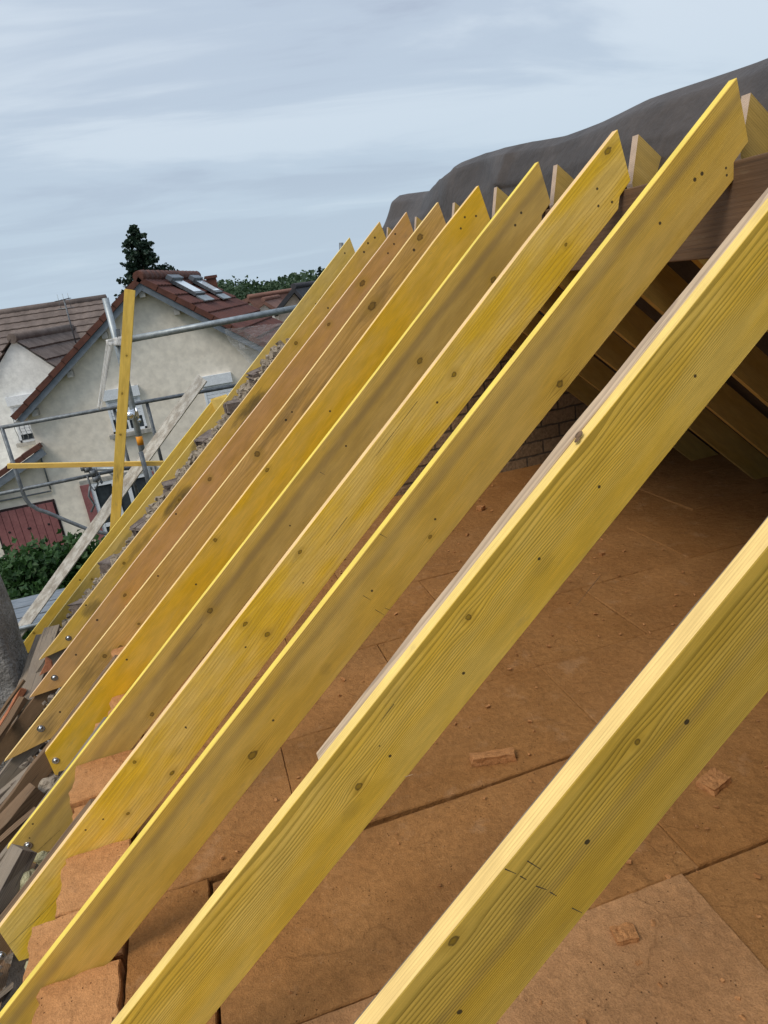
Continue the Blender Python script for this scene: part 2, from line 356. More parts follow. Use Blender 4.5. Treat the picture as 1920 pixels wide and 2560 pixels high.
M_beam = wood_mat('ridge_wood', (0.15, 0.088, 0.050), (0.11, 0.063, 0.036), (0.09, 0.052, 0.03), 0.016, seed=8.0, cracks=0.35, wav=0.02, lines=.35)
M_plank = flat_mat('mortar_plank', (0.68, 0.64, 0.57), (0.42, 0.37, 0.31), 9, 0.95, 0.9, bd=0.006, stretch=(1, 2, 3), spots=0.8, spotc=(0.22, 0.18, 0.15))
M_gap = flat_mat('mortar_grey', (0.30, 0.28, 0.25), None, 20, 1, 0.8)

def leaf_mat(name, c1, c2, c3, sc=1.2):
    m, t, b = new_mat(name)
    n = t.noise(t.obj(), sc, 3, 0.6); oi = t.noise(t.obj(), sc * 14, 2, 0.5)
    col = t.mix(t.ss(n, 0.35, 0.65), c1, c2); col = t.mix(t.ss(oi, 0.5, 0.72), col, c3)
    t.put(b.inputs['Base Color'], col); b.inputs['Roughness'].default_value = 0.55
    tr = t.new('ShaderNodeBsdfTranslucent'); t.put(tr.inputs[0], col)
    mx = t.new('ShaderNodeMixShader'); mx.inputs[0].default_value = 0.25
    out = m.node_tree.nodes['Material Output']
    t.l.new(b.outputs[0], mx.inputs[1]); t.l.new(tr.outputs[0], mx.inputs[2]); t.l.new(mx.outputs[0], out.inputs[0])
    return m
M_leaf_fig = leaf_mat('fig_leaf', (0.022, 0.055, 0.014), (0.035, 0.085, 0.020), (0.065, 0.135, 0.035), 3.0)
M_leaf_far = leaf_mat('far_leaf', (0.030, 0.058, 0.026), (0.045, 0.08, 0.034), (0.07, 0.115, 0.05), 0.5)
M_leaf_con = leaf_mat('conifer_leaf', (0.014, 0.032, 0.020), (0.022, 0.045, 0.025), (0.035, 0.065, 0.035), 1.0)

# ------------------------------------------------------------------ ground
mb = MB(); mb.face([(-900, -900, 0), (900, -900, 0), (900, 900, 0), (-900, 900, 0)])
tag(mb.build('ground', M_soil), kind='structure')

# ------------------------------------------------------------------ rafters (near slope)
RY = {1: 0.699, 2: 1.221, 3: 1.749, 4: 2.252, 5: 2.798, 6: 3.384, 7: 3.942, 8: 4.618, 9: 5.274, 10: 6.217, 11: 6.997}
RT = {1: .033, 2: .032, 3: .030, 4: .0305, 5: .031, 6: .031, 7: .030, 8: .028, 9: .0305, 10: .031, 11: .032}
# measured near-top edge (x at row) and near-bottom edge (x at row)
TOPE = {1: [(1892.8, 1400), (1400, 2000)], 2: [(1861, 600), (1542.1, 1000), (1218.3, 1400), (742.3, 2000)],
 3: [(1523.9, 600), (1208.2, 1000), (895.7, 1400), (426.8, 2000)], 4: [(1324.6, 600), (1018.7, 1000), (709, 1400), (244.5, 2000)],
 5: [(1193.3, 600), (888.5, 1000), (579, 1400), (113.4, 2000)], 6: [(1088.5, 600), (789.6, 1000), (484.1, 1400)],
 7: [(1021.8, 600), (722.2, 1000), (409.8, 1400)], 8: [(965.4, 600), (655, 1000), (339.5, 1400)],
 9: [(918.3, 600), (609.3, 1000), (293.7, 1400)], 10: [(561.9, 1000), (248, 1400)], 11: [(219.1, 1400)]}
BOTE = {1: [(1920, 1729), (1692.2, 2000), (1240.5, 2560)], 2: [(1920, 825), (1777.9, 1000), (1456.1, 1400), (970.6, 2000)],
 3: [(1714.9, 600), (1395.4, 1000), (1073, 1400), (597.7, 2000)], 4: [(1485.4, 600), (1174.7, 1000), (860.4, 1400), (405, 2000)]}
TIPS = {4: [(-5, 2325), (64, 2428)], 5: [(17, 2122), (100, 2165)], 6: [(112, 1882), (143, 1950)], 7: [(10, 1905), (137, 1842)],
 8: [(73, 1745), (155, 1717)], 9: [(97, 1651), (165, 1620)], 10: [(119, 1564), (150, 1590)], 11: [(49, 1620), (57, 1645)]}
APEX = {3: 1.401, 4: 1.372, 5: 1.372, 6: 1.366, 7: 1.365, 8: 1.409, 9: 1.421, 10: 1.398}
HEAD = {10: None, 11: None}
LABELS = {
 1: ('olive grained rafter nearest the camera, crossing the lower right corner', YEL, OLV),
 2: ('long yellow green rafter with wavy dark grain and a notched knot on its top edge', YEL, OLV),
 3: ('yellow rafter with a dark streak along its length, peak rising into the tarpaulin', YEL, OLV),
 4: ('smooth yellow rafter with scattered knots beside the dark streaked one', YEL, OLV),
 5: ('rafter pale along its upper half and darker below, cut square at its bolted foot', YEL, OLV),
 6: ('evenly grained golden rafter with a plumb cut foot over the broken insulation', YEL, OLV),
 7: ('brown knotty rafter with mottled stains and the longest pointed foot', YEL, OLV),
 8: ('plain pinkish brown rafter with one round knot near its top', YEL, OLV),
 9: ('rafter with black smudges standing in front of the broken brick gable top', YEL, OLV),
 10: ('thin far rafter just beyond the brick gable, its peak against the sky', YEL, OLV),
 11: ('short far rafter ending low on the slope where a flat board joins it', YEL, OLV)}
COLS = {  # face base, alt, late, top base, ring, pith, wav, lines
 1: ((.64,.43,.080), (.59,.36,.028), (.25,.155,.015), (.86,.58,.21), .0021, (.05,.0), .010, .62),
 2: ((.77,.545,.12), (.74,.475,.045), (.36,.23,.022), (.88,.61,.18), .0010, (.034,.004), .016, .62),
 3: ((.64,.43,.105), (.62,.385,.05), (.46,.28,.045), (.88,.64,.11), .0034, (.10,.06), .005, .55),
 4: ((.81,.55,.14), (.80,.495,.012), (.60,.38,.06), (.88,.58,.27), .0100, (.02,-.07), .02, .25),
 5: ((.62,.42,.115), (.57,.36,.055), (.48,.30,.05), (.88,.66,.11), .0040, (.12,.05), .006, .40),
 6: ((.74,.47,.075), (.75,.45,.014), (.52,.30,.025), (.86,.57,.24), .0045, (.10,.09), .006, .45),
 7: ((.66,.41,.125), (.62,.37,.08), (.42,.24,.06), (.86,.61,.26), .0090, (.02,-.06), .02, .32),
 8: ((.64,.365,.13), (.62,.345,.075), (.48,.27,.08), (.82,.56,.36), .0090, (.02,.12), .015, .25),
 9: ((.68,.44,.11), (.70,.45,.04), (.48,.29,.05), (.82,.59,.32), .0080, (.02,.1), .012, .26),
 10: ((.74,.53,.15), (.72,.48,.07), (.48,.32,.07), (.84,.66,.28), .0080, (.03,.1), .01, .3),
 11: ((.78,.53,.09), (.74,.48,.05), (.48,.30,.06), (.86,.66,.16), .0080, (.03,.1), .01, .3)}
KN = {1: [(1594, 1855, .007), (1133, 2353, .009)],
 2: [(1172, 1543, .009), (897, 1966, .010), (1455, 1093, .012)],
 3: [(631, 1888, .015), (1400, 960, .013), (1657, 690, .009), (1075, 1342, .007)],
 4: [(1135, 936, .011), (668, 1586, .012), (613, 1560, .009), (320, 2034, .008), (336, 1905, .009), (1520, 377, .013), (1415, 612, .007), (430, 1933, .010), (750, 1380, .008)],
 5: [(525, 1527, .016), (1050, 902, .015), (1233, 700, .014), (380, 1786, .011)],
 6: [(538, 1350, .013), (668, 1175, .012)],
 7: [(643, 1135, .023), (1050, 593, .022), (262, 1640, .016), (300, 1619, .018), (930, 765, .026), (347, 1560, .010)],
 8: [(906, 708, .021), (524, 1198, .017), (822, 811, .012), (312, 1488, .014)],
 9: [(740, 858, .02), (310, 1408, .014), (448, 1250, .012), (460, 1045, .012)],
 10: [(795, 660, .014), (230, 1448, .012)], 11: [(85, 1583, .016)]}
NL = {1: [(1717, 1805, .005), (1468, 2105, .005), (1149, 2530, .005)],
 2: [(1159, 1683, .004), (975, 1890, .004), (1348, 1397, .004), (1498, 1217, .004), (1738, 940, .004), (949, 1865, .002)],
 3: [(1088, 1298, .004), (930, 1477, .004), (683, 1801, .004), (1755, 434, .006), (1815, 420, .004), (1817, 438, .004), (1737, 449, .006), (1650, 558, .005), (215, 2510, .005)],
 4: [(830, 1200, .004), (864, 1165, .003), (758, 1457, .003), (614, 1618, .004), (464, 1818, .004), (466, 1820, .003), (1493, 472, .005), (1530, 505, .005), (1496, 515, .005), (258, 2048, .004), (214, 2075, .004), (1093, 1006, .005), (210, 2150, .004)],
 5: [(827, 1060, .005), (865, 1115, .005), (725, 1314, .004), (563, 1708, .005), (553, 1731, .004), (82, 2060, .005), (1303, 532, .006), (1288, 563, .006), (74, 2095, .004), (640, 1790, .005)],
 6: [(580, 1400, .006), (490, 1461, .006), (825, 1028, .006), (1000, 940, .005), (1162, 543, .006), (1152, 571, .006), (317, 1649, .006), (1190, 540, .006)],
 7: [(548, 1337, .006), (395, 1440, .006), (715, 1050, .008), (730, 1030, .006), (1035, 625, .009), (300, 1400, .006), (150, 1780, .007)],
 8: [(640, 1110, .007), (875, 960, .007), (988, 585, .007), (985, 610, .007), (970, 633, .007), (243, 1550, .009), (190, 1637, .008), (440, 1285, .007)],
 9: [(555, 1065, .009), (600, 930, .008), (910, 630, .009), (920, 608, .009), (937, 594, .009), (200, 1590, .009), (215, 1513, .008), (820, 770, .008)],
 10: [(862, 633, .008), (790, 760, .008), (700, 800, .008)], 11: [(200, 1450, .01), (460, 1075, .01)]}
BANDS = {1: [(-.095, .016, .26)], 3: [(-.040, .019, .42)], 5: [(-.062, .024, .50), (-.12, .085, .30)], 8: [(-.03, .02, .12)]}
BLOTS = {9: [(-1.15, -.08, .16, .06, 2.2), (-.25, -.09, .20, .06, 2.1), (-2.2, -.05, .10, .05, 1.5), (-1.6, -.05, .2, .03, 1.1)], 7: [(-.1, -.05, .30, .03, 1.1), (.15, -.12, .25, .02, 1.0), (-1.95, -.07, .14, .06, 1.1), (-2.4, -.05, .10, .04, 1.3), (.75, -.06, .2, .04, .9)],
 10: [(-.8, -.06, .12, .05, 1.6), (-1.9, -.08, .3, .04, 1.0)], 4: [(-1.25, -.12, .03, .02, .4), (-1.0, -.09, .03, .015, .3)], 2: [(-.62, -.12, .03, .02, .45), (.05, -.11, .03, .02, .35), (-.35, -.02, .02, .01, .4)], 1: [(-.36, -.08, .035, .012, .6), (-.62, -.09, .05, .02, .35)], 8: [(-.5, -.09, .2, .03, .3)], 3: [(-.55, -.13, .02, .02, .5)]}
BOLT = {4: (3, 2388), 5: (70, 2113), 6: (139, 1901), 7: (102, 1821), 8: (136, 1694), 9: (171, 1595)}

def rafter(i):
    Y = RY[i]; T = RT[i]
    te = [slp(x, y, Y) for x, y in TOPE[i]]
    be = [slp(x, y, Y) for x, y in BOTE.get(i, [])]
    te = [p for p in te if -2.2 < p[0] < 1.2]; be = [p for p in be if -2.15 < p[0] < 1.1]
    ap = APEX.get(i, 1.38)
    if i == 11:
        hd = slp(530, 1000, Y); pts = [slp(49, 1620, Y), (-1.9, 0.0)] + [(hd[0], hd[1])] + [(hd[0] + .005, hd[1] - .16), slp(57, 1645, Y)]
        pts[-1] = (pts[-1][0], -.085)
        pts = [slp(49, 1620, Y), slp(219.1, 1400, Y), slp(532, 1000, Y)]
        top_s = pts[-1][0]; pts += [(top_s + .01, pts[-1][1] - .16), (-3.3, -.15), slp(57, 1645, Y)]
    elif i == 10:
        pts = [(slp(119, 1564, Y)[0], .0)] + sorted(te) + [(ap, -.02), (ap - .075, -.16), (1.15, -.175), (-2.4, -.18), (-2.95, -.10)]
        pts[0] = (-2.95, 0.01)
    else:
        if i in TIPS: a, b_ = slp(*TIPS[i][0], Y), slp(*TIPS[i][1], Y)
        else: a, b_ = (-2.20, -.005), (-2.29, -.17)
        if i >= 7:
            # long raking cut: carry the foot line on to full depth
            dx, dz = b_[0] - a[0], b_[1] - a[1]; k = (-.178 - a[1]) / dz; b_ = (a[0] + dx * k, -.178)
        bn = sorted(be, reverse=True)
        nb = bn[0][1] if bn else -.178
        heel = [(ap - .073, -.146), (ap - .135, -.150), (ap - .168, nb - .0)]
        pts = [a] + sorted(te) + [(ap, te and sorted(te)[-1][1] * .5 or 0)] + heel + bn + [b_]
    bm = bmesh.new()
    A = [bm.verts.new((p[0], 0, p[1])) for p in pts]; B = [bm.verts.new((p[0], T, p[1])) for p in pts]
    n = len(pts); bm.faces.new(A); bm.faces.new(list(reversed(B)))
    for k in range(n): bm.faces.new((A[k], B[k], B[(k+1) % n], A[(k+1) % n]))
    bmesh.ops.recalc_face_normals(bm, faces=bm.faces)
    for f in bm.faces:
        c_ = f.calc_center_median()
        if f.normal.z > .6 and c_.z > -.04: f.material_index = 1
    me = bpy.data.meshes.new('timber'); bm.to_mesh(me); bm.free()
    fb, fa, fl, tb, ring, pith, wav, ln = COLS[i]
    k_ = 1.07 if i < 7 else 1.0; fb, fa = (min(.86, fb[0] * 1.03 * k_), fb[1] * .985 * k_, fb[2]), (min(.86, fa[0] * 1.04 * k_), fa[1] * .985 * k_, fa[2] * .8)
    kn = [(*slp(x, y, Y), r) for x, y, r in KN.get(i, [])]; nl = [(*slp(x, y, Y), r) for x, y, r in NL.get(i, [])]
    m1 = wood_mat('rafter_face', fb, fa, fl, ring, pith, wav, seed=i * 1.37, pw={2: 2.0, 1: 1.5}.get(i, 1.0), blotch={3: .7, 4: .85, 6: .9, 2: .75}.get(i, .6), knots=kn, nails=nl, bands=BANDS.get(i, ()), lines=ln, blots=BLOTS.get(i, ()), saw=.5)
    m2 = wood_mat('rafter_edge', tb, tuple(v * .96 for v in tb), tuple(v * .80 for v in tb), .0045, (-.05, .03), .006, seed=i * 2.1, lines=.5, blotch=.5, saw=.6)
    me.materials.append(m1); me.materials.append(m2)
    root = empty('rafter', sw(0, Y, 0), LABELS[i][0], 'rafter', 'new yellow rafters of the near slope')
    root.rotation_euler = (0, -TH, 0)
    o = bpy.data.objects.new('timber', me); COL.objects.link(o); o.parent = root
    md = o.modifiers.new('bevel', 'BEVEL'); md.width = .0012; md.segments = 1; md.limit_method = 'ANGLE'
    if i in BOLT:
        s, nn = slp(*BOLT[i], Y); r = .0155 if i < 7 else .019
        mb = MB(); mb.tube([(s, .0, nn), (s, -.003, nn)], r * 1.15, 18); mb.dome((s, -.003, nn), (0, -1, 0), r * .72, r * .42)
        mb.tube([(s, -.003 - r * .40, nn), (s, -.0035 - r * .46, nn)], r * .26, 6)
        bo = mb.build('bolt', M_zinc); bo.parent = root
    return root
RAFT = {i: rafter(i) for i in range(1, 12)}
M_pencil = flat_mat('pencil_graphite', (.06, .055, .045), (.04, .035, .03), 40, .9, 0)
def marks(i, segs, name, w_=.0011, lift=.0004):
    for (a, b_) in segs:
        mb = MB(); p, q = slp(*a, RY[i]), slp(*b_, RY[i]); p, q = Vector((p[0], 0, p[1])), Vector((q[0], 0, q[1])); d = (q - p).normalized(); n__ = Vector((-d.z, 0, d.x)) * w_ * .5
        mb.prism([p - n__, q - n__ * .4, q + n__ * .4, p + n__], (0, -lift, 0))
        o = mb.build(name, M_pencil); o.parent = RAFT[i]
marks(1, [((1262, 2172), (1290, 2184)), ((1300, 2190), (1316, 2199)), ((1340, 2215), (1366, 2224)), ((1375, 2230), (1392, 2240)), ((1318, 2152), (1352, 2173)), ((1430, 2270), (1455, 2282))], 'pencil_mark', .0016)
marks(3, [((908, 1489), (927, 1500)), ((938, 1524), (960, 1537)), ((963, 1520), (978, 1527)), ((950, 1335), (968, 1345)), ((800, 1180), (812, 1187))], 'pencil_mark', .0014)
marks(4, [((1043, 1003), (985, 1080)), ((985, 1080), (940, 1140)), ((868, 1292), (815, 1362)), ((190, 2196), (100, 2290)), ((100, 2290), (12, 2372))], 'drying_crack', .0011)
marks(5, [((70, 2150), (150, 2075)), ((505, 1560), (430, 1655))], 'drying_crack', .0012)
marks(2, [((1500, 1440), (1440, 1515)), ((985, 1760), (950, 1806))], 'drying_crack', .0008)
mb = MB(); p_ = slp(1012, 1941, RY[2]); mb.tube([(p_[0], -.002, p_[1]), (p_[0] + .018, -.012, p_[1] - .004)], [.0008, .0003], 5); o = mb.build('splinter', M_oldp); o.parent = RAFT[2]
# notch knot broken out of the second rafter's top edge: a dark bark pocket
s, n_ = slp(1458, 1090, RY[2])
mb = MB(); mb.dome((s, .017, n_ - .0005), (0, 0, 1), .010, .003, 9, 2); mb.dome((s - .012, .010, n_ - .0005), (0, 0, 1), .007, .002, 9, 2)
o = mb.build('bark_knot', M_oldb); o.parent = RAFT[2]

# ------------------------------------------------------------------ old boards / old rafters lying along the new ones
def along(name, mat, Y0, T, pts, label, cat, group=None, bev=.002, jag=0.0):
    mb = MB(); P = []
    for k in range(len(pts)):
        a, b_ = pts[k], pts[(k + 1) % len(pts)]
        L_ = abs(a[0] - b_[0]); n = max(1, int(L_ / .12)) if jag else 1
        for j in range(n):
            f = j / n; P.append((a[0] + (b_[0]-a[0])*f, 0, a[1] + (b_[1]-a[1])*f + (random.uniform(-jag, jag) if j else 0)))
    mb.prism(P, (0, T, 0)); o = mb.build(name, mat, bevel=bev)
    o.location = sw(0, Y0, 0); o.rotation_euler = (0, -TH, 0)
    return tag(o, label, cat, group)
sa = slp(770, 1912, RY[2])[0]
along('old_board', M_oldp, RY[2] + RT[2] + .001, .036, [(sa - .01, -.02), (sa, -.004), (.3, .004), (1.25, -.012), (1.25, -.09), (sa - .02, -.09)], 'pale aged board fixed to the back of the wavy grained rafter', 'board', jag=.002)
along('old_board', M_old, RY[2] + RT[2] + .002, .022, [(-2.3, -.012), (-.62, -.014), (-.66, -.09), (-2.3, -.09)], 'weathered grey board along the lower end of the wavy grained rafter', 'board', jag=.002)
along('old_board', M_old, RY[1] + RT[1] + .001, .012, [(-2.3, -.014), (1.2, -.012), (1.2, -.09), (-2.3, -.09)], 'thin weathered grey board behind the nearest rafter', 'board', jag=.0015)
OLDL = {4: 'grey old rafter end beside the smooth yellow rafter foot', 5: 'weathered old rafter end beside the square cut foot', 6: 'split old rafter end beside the golden plumb cut foot',
        7: 'old rafter end running under the longest pointed foot', 8: 'dark old rafter end beside the pinkish brown foot', 9: 'old rafter end beside the far smudged rafter foot'}
for i in (4, 5, 6, 7, 8, 9):
    lo = -3.6 if i > 5 else -2.9
    along('old_rafter', M_old if i % 2 else M_oldb, RY[i] + RT[i] + .002, .055, [(lo, -.012), (-1.6, -.006), (-1.55, -.10), (lo, -.11)], OLDL[i], 'old rafter', 'old weathered rafter ends along the eave', jag=.004)

# ------------------------------------------------------------------ opposite slope rafters, ridge beam
XR = 1.585
OPPL = ['nearest', 'second', 'third', 'fourth', 'fifth', 'sixth', 'seventh', 'eighth', 'ninth']
M_opp = [wood_mat('far_slope_wood', (.55, .37, .11), (.48, .30, .06), (.30, .19, .05), .006, (.05, .08), .008, seed=20 + k, lines=.4, knots=[(.35 + .4 * k, -.08, .014), (1.6 - .3 * k, -.1, .012)]) for k in range(2)]
M_oppend = wood_mat('far_slope_end', (.62, .46, .34), (.54, .40, .30), (.42, .30, .22), .005, seed=31, lines=.4)
OLAB = ['above the nearest rafter head', 'whose head is out of frame at the right beam', 'with its cut head at the right edge of the photo', 'whose big triangular head shows right of the smooth yellow rafter peak',
 'whose head shows behind the peak of the pale and dark rafter', 'whose head shows behind the golden rafter peak', 'whose head shows behind the brown knotty rafter peak', 'whose head shows behind the pinkish brown rafter peak', 'whose head shows behind the far smudged rafter peak']
for k, i in enumerate(range(1, 10)):
    Y = RY[i] + .0485
    # local frame: x down the far slope, z normal
    pts = [(0, .0), (4.0, .0), (4.0, -.17), (.13, -.17), (.079, -.134)]
    bm = bmesh.new(); A = [bm.verts.new((p[0], 0, p[1])) for p in pts]; B = [bm.verts.new((p[0], .034, p[1])) for p in pts]
    n = len(pts); bm.faces.new(A); bm.faces.new(list(reversed(B)))
    for q in range(n):
        f = bm.faces.new((A[q], B[q], B[(q+1) % n], A[(q+1) % n]))
        if q in (3, 4): f.material_index = 1
    bmesh.ops.recalc_face_normals(bm, faces=bm.faces)
    me = bpy.data.meshes.new('rafter'); bm.to_mesh(me); bm.free(); me.materials.append(M_opp[k % 2]); me.materials.append(M_oppend)
    o = bpy.data.objects.new('rafter', me); COL.objects.link(o)
    o.location = (1.645, Y, 7.528); o.rotation_euler = (0, TH, 0)
    tag(o, 'far slope rafter ' + OLAB[k], 'rafter', 'rafters of the far slope under the tarpaulin')

mb = MB(); mb.box((1.55 + .04, .9, 7.232), (.08, 10.4, .25)); tag(mb.build('ridge_beam', M_beam, origin=(1.59, 1.0, 7.232), bevel=.004), 'dark brown timber ridge beam under the rafter heads', 'beam')
# rotate grain along the beam: rebuild with local x along world y
rb = bpy.data.objects['ridge_beam']
rb.data.transform(Matrix.Rotation(-pi / 2, 4, 'Z')); rb.rotation_euler = (0, 0, pi / 2)

# ------------------------------------------------------------------ tarpaulin over far slope and ridge
CREST = []
for a, b_ in [(112,755),(128,700),(155,630),(275,615),(330,570),(360,540),(430,490),(510,455),(620,425),(740,402),(860,380),(1000,325),(1100,278),(1200,230),(1400,160),(1659,70)]:
    q = atx(900 + a * .6148, 100 + b_ * .6148, 1.93); CREST.append((q.y, q.z))
CREST.sort()
def crest(y):
    if y <= CREST[0][0]: return CREST[0][1]
    for (a, za), (b_, zb) in zip(CREST, CREST[1:]):
        if a <= y <= b_: return za + (zb - za) * (y - a) / (b_ - a)
    return CREST[-1][1]
bm = bmesh.new(); rows = []
ny = 260; ys = [-4.2 + (6.17 + 4.2) * j / ny for j in range(ny + 1)]
for y in ys:
    c_ = crest(y); row = []
    pr = [(1.71, 7.39), (1.74, 7.47), (1.76, 7.44 + (c_ - 7.5) * .45), (1.84, c_ - .045), (1.90, c_ - .008), (1.96, c_ - .004), (2.06, c_ - .05), (2.20, c_ - .17), (2.40, c_ - .38), (2.62, min(c_ - .62, 6.85))]
    for k in range(1, 9): X = 2.62 + k * .32; pr.append((X, 7.60 - (X - 1.55) * tan(TH) + .035))
    # densify
    for k in range(len(pr) - 1):
        for j in range(6):
            f = j / 6; X = pr[k][0] + (pr[k+1][0]-pr[k][0]) * f; Z = pr[k][1] + (pr[k+1][1]-pr[k][1]) * f
            amp = (.055 if y > 3.6 else .022) if 2 <= k <= 8 else .010
            if y > 4.4: amp *= 1.5
            nz = mnoise.noise(Vector((X * 1.6 + 3, y * 1.7, Z * 1.5))); nz2 = mnoise.noise(Vector((X * 5 + 3, y * 2.5 + X * 2, 2.2)))
            fold = (1 - abs(mnoise.noise(Vector((X * 3.2 - y * 2.1 + Z * 2, y * .9, 5.0)))) * 3.2); fold = max(fold, -.6) * (1.4 if y > 3 else .7)
            k3 = 0.12 if k in (3, 4, 5, 6) else 1.0
            row.append(bm.verts.new((X + nz * amp + fold * amp * .3, y + (nz2 * .02 if y > 5 else 0), Z + (nz2 * amp * .4 + fold * amp * .35) * k3)))
    row.append(bm.verts.new((pr[-1][0], y, pr[-1][1])))
    rows.append(row)
for a, b_ in zip(rows, rows[1:]):
    for k in range(len(a) - 1): bm.faces.new((a[k], a[k+1], b_[k+1], b_[k])).smooth = True
me = bpy.data.meshes.new('tarpaulin'); bm.to_mesh(me); bm.free(); me.materials.append(M_tarp)
o = bpy.data.objects.new('tarpaulin', me); COL.objects.link(o); md = o.modifiers.new('solid', 'SOLIDIFY'); md.thickness = .003
tag(o, 'dark grey tarpaulin bunched over the ridge and covering the far slope', 'tarpaulin')

# ------------------------------------------------------------------ gable wall (brick, stepped broken top) between the far rafters
GY0, GY1 = 5.50, 5.98
def slope_z(X, n=0.0): # world z of plane n above/below near top plane
    return CZ + (tan(TH) * X) - DD / cos(TH) + n / cos(TH)
prof = []; X = -1.75; rr_ = random.Random(4)
steps = []
while X < 1.45:
    h = rr_.choice((.10, .14, .17, .20)); run = h / tan(TH) * rr_.uniform(.85, 1.15)
    steps.append((X, X + run)); X += run
pp = [(-1.75, 0.0)]
for (a, b_) in steps:
    zt = slope_z(a, -.085 + rr_.uniform(-.02, .02)); pp += [(a, zt), (b_ - .002, zt + rr_.uniform(-.008, .008))]
pp += [(1.5, slope_z(1.45, -.1)), (1.5, 0.0)]
mb = MB(); mb.prism([(x_, GY0, z_) for x_, z_ in pp], (0, GY1 - GY0, 0))
# far half of the gable and the mirror
mb.prism([(1.501, GY0, 0), (1.501, GY0, 7.25), (1.7, GY0, 7.25), (4.9, GY0, 4.55), (4.9, GY0, 0)], (0, GY1 - GY0, 0))
gw = mb.build('gable_wall', M_brick); tag(gw, 'old brick gable wall with a broken stepped top between the far rafters', 'wall')
# loose broken bricks and mortar lumps on the steps
def lump(c, r, mat, name, label, cat, group=None, flat=1.0, seed=0, kind=None):
    bm = bmesh.new(); bmesh.ops.create_icosphere(bm, subdivisions=3, radius=1.0)
    for v in bm.verts:
        n3 = v.co.copy(); k = 1 + .38 * mnoise.noise(n3 * 1.3 + Vector((seed, 0, 0))) + .16 * mnoise.noise(n3 * 4 + Vector((seed, 2, 0)))
        k = min(k, 1.06)
        v.co = Vector((n3.x * r[0] * k, n3.y * r[1] * k, n3.z * r[2] * k * flat))
    me = bpy.data.meshes.new(name); bm.to_mesh(me); bm.free(); me.materials.append(mat)
    o = bpy.data.objects.new(name, me); COL.objects.link(o); o.location = c; o.rotation_euler = (0, random.uniform(-.3, .3), random.uniform(0, 3))
    return tag(o, label, cat, group, kind)
def hollow_brick(c, size, rz, ry=0.0):
    mb = MB(); L_, W_, H_ = size
    # block with ribbed holes at both ends: outer shell ring + inner webs
    for zz_ in (-H_/2 + .006, 0, H_/2 - .006): mb.box((0, 0, zz_), (L_ * random.uniform(.75, 1.05), W_, .014), jit=.010)
    for yy_ in (-W_/2 + .006, -W_/6, W_/6, W_/2 - .006): mb.box((0, yy_, 0), (L_ * random.uniform(.7, 1.0), .014, H_ * .985), jit=.008)
    mb.box((0, 0, 0), (L_ * .6, W_ * .98, H_ * .96), jit=.008)
    o = mb.build('brick', M_brickf); o.location = c; o.rotation_euler = (0, ry, rz); return o
BPOS = [(-1.50, 'lying lowest by the far rafter foot'), (-1.22, 'second up from the far rafter foot'), (-.92, 'with a crust of mortar low on the slope'), (-.60, 'with an orange broken end'), (-.30, 'in the middle of the stepped wall top'), (.05, 'just above the middle of the wall top'), (.32, 'near the scaffold rail crossing'), (.56, 'highest and greyest on the wall top')]
for k, (X, lb) in enumerate(BPOS):
    o = hollow_brick((X, GY0 + .17 + .04 * (k % 3), slope_z(X, -.060)), (.22, .18, .075), random.uniform(-.9, .9), -TH * .25 * (k % 2))
    tag(o, 'broken hollow brick ' + lb, 'brick', 'broken bricks on the gable top')
mb = MB()
for k in range(2400):
    X = random.uniform(-1.75, .75); yy_ = random.uniform(GY0, GY1 - .02); s_ = random.uniform(.008, .035)
    mb.box((X, yy_, slope_z(X, -.072 + random.uniform(-.03, .03) + .04 * mnoise.noise(Vector((X * 5, yy_ * 4, 0))))), (s_ * 1.8, s_ * 1.2, s_), Matrix.Rotation(random.uniform(0, 6), 3, Vector((random.random(), random.random(), 1)).normalized()), jit=s_ * .25)
o = mb.build('rubble', M_plaster); tag(o, 'mortar crumbs and brick chips strewn over the gable top', 'rubble', kind='stuff')
# thin mortar capping along the upper part of the gable
mb = MB(); P = []
n = 26
for k in range(n + 1):
    X = .40 + (1.40 - .40) * k / n; P.append((X, GY0 + .03, slope_z(X, -.085 + random.uniform(-.008, .008))))
P += [(1.40, GY0 + .03, slope_z(1.40, -.16)), (.40, GY0 + .03, slope_z(.40, -.16))]
mb.prism(P, (0, .30, 0)); tag(mb.build('mortar_bed', M_plaster), 'pale mortar capping on the upper gable slope', 'mortar')

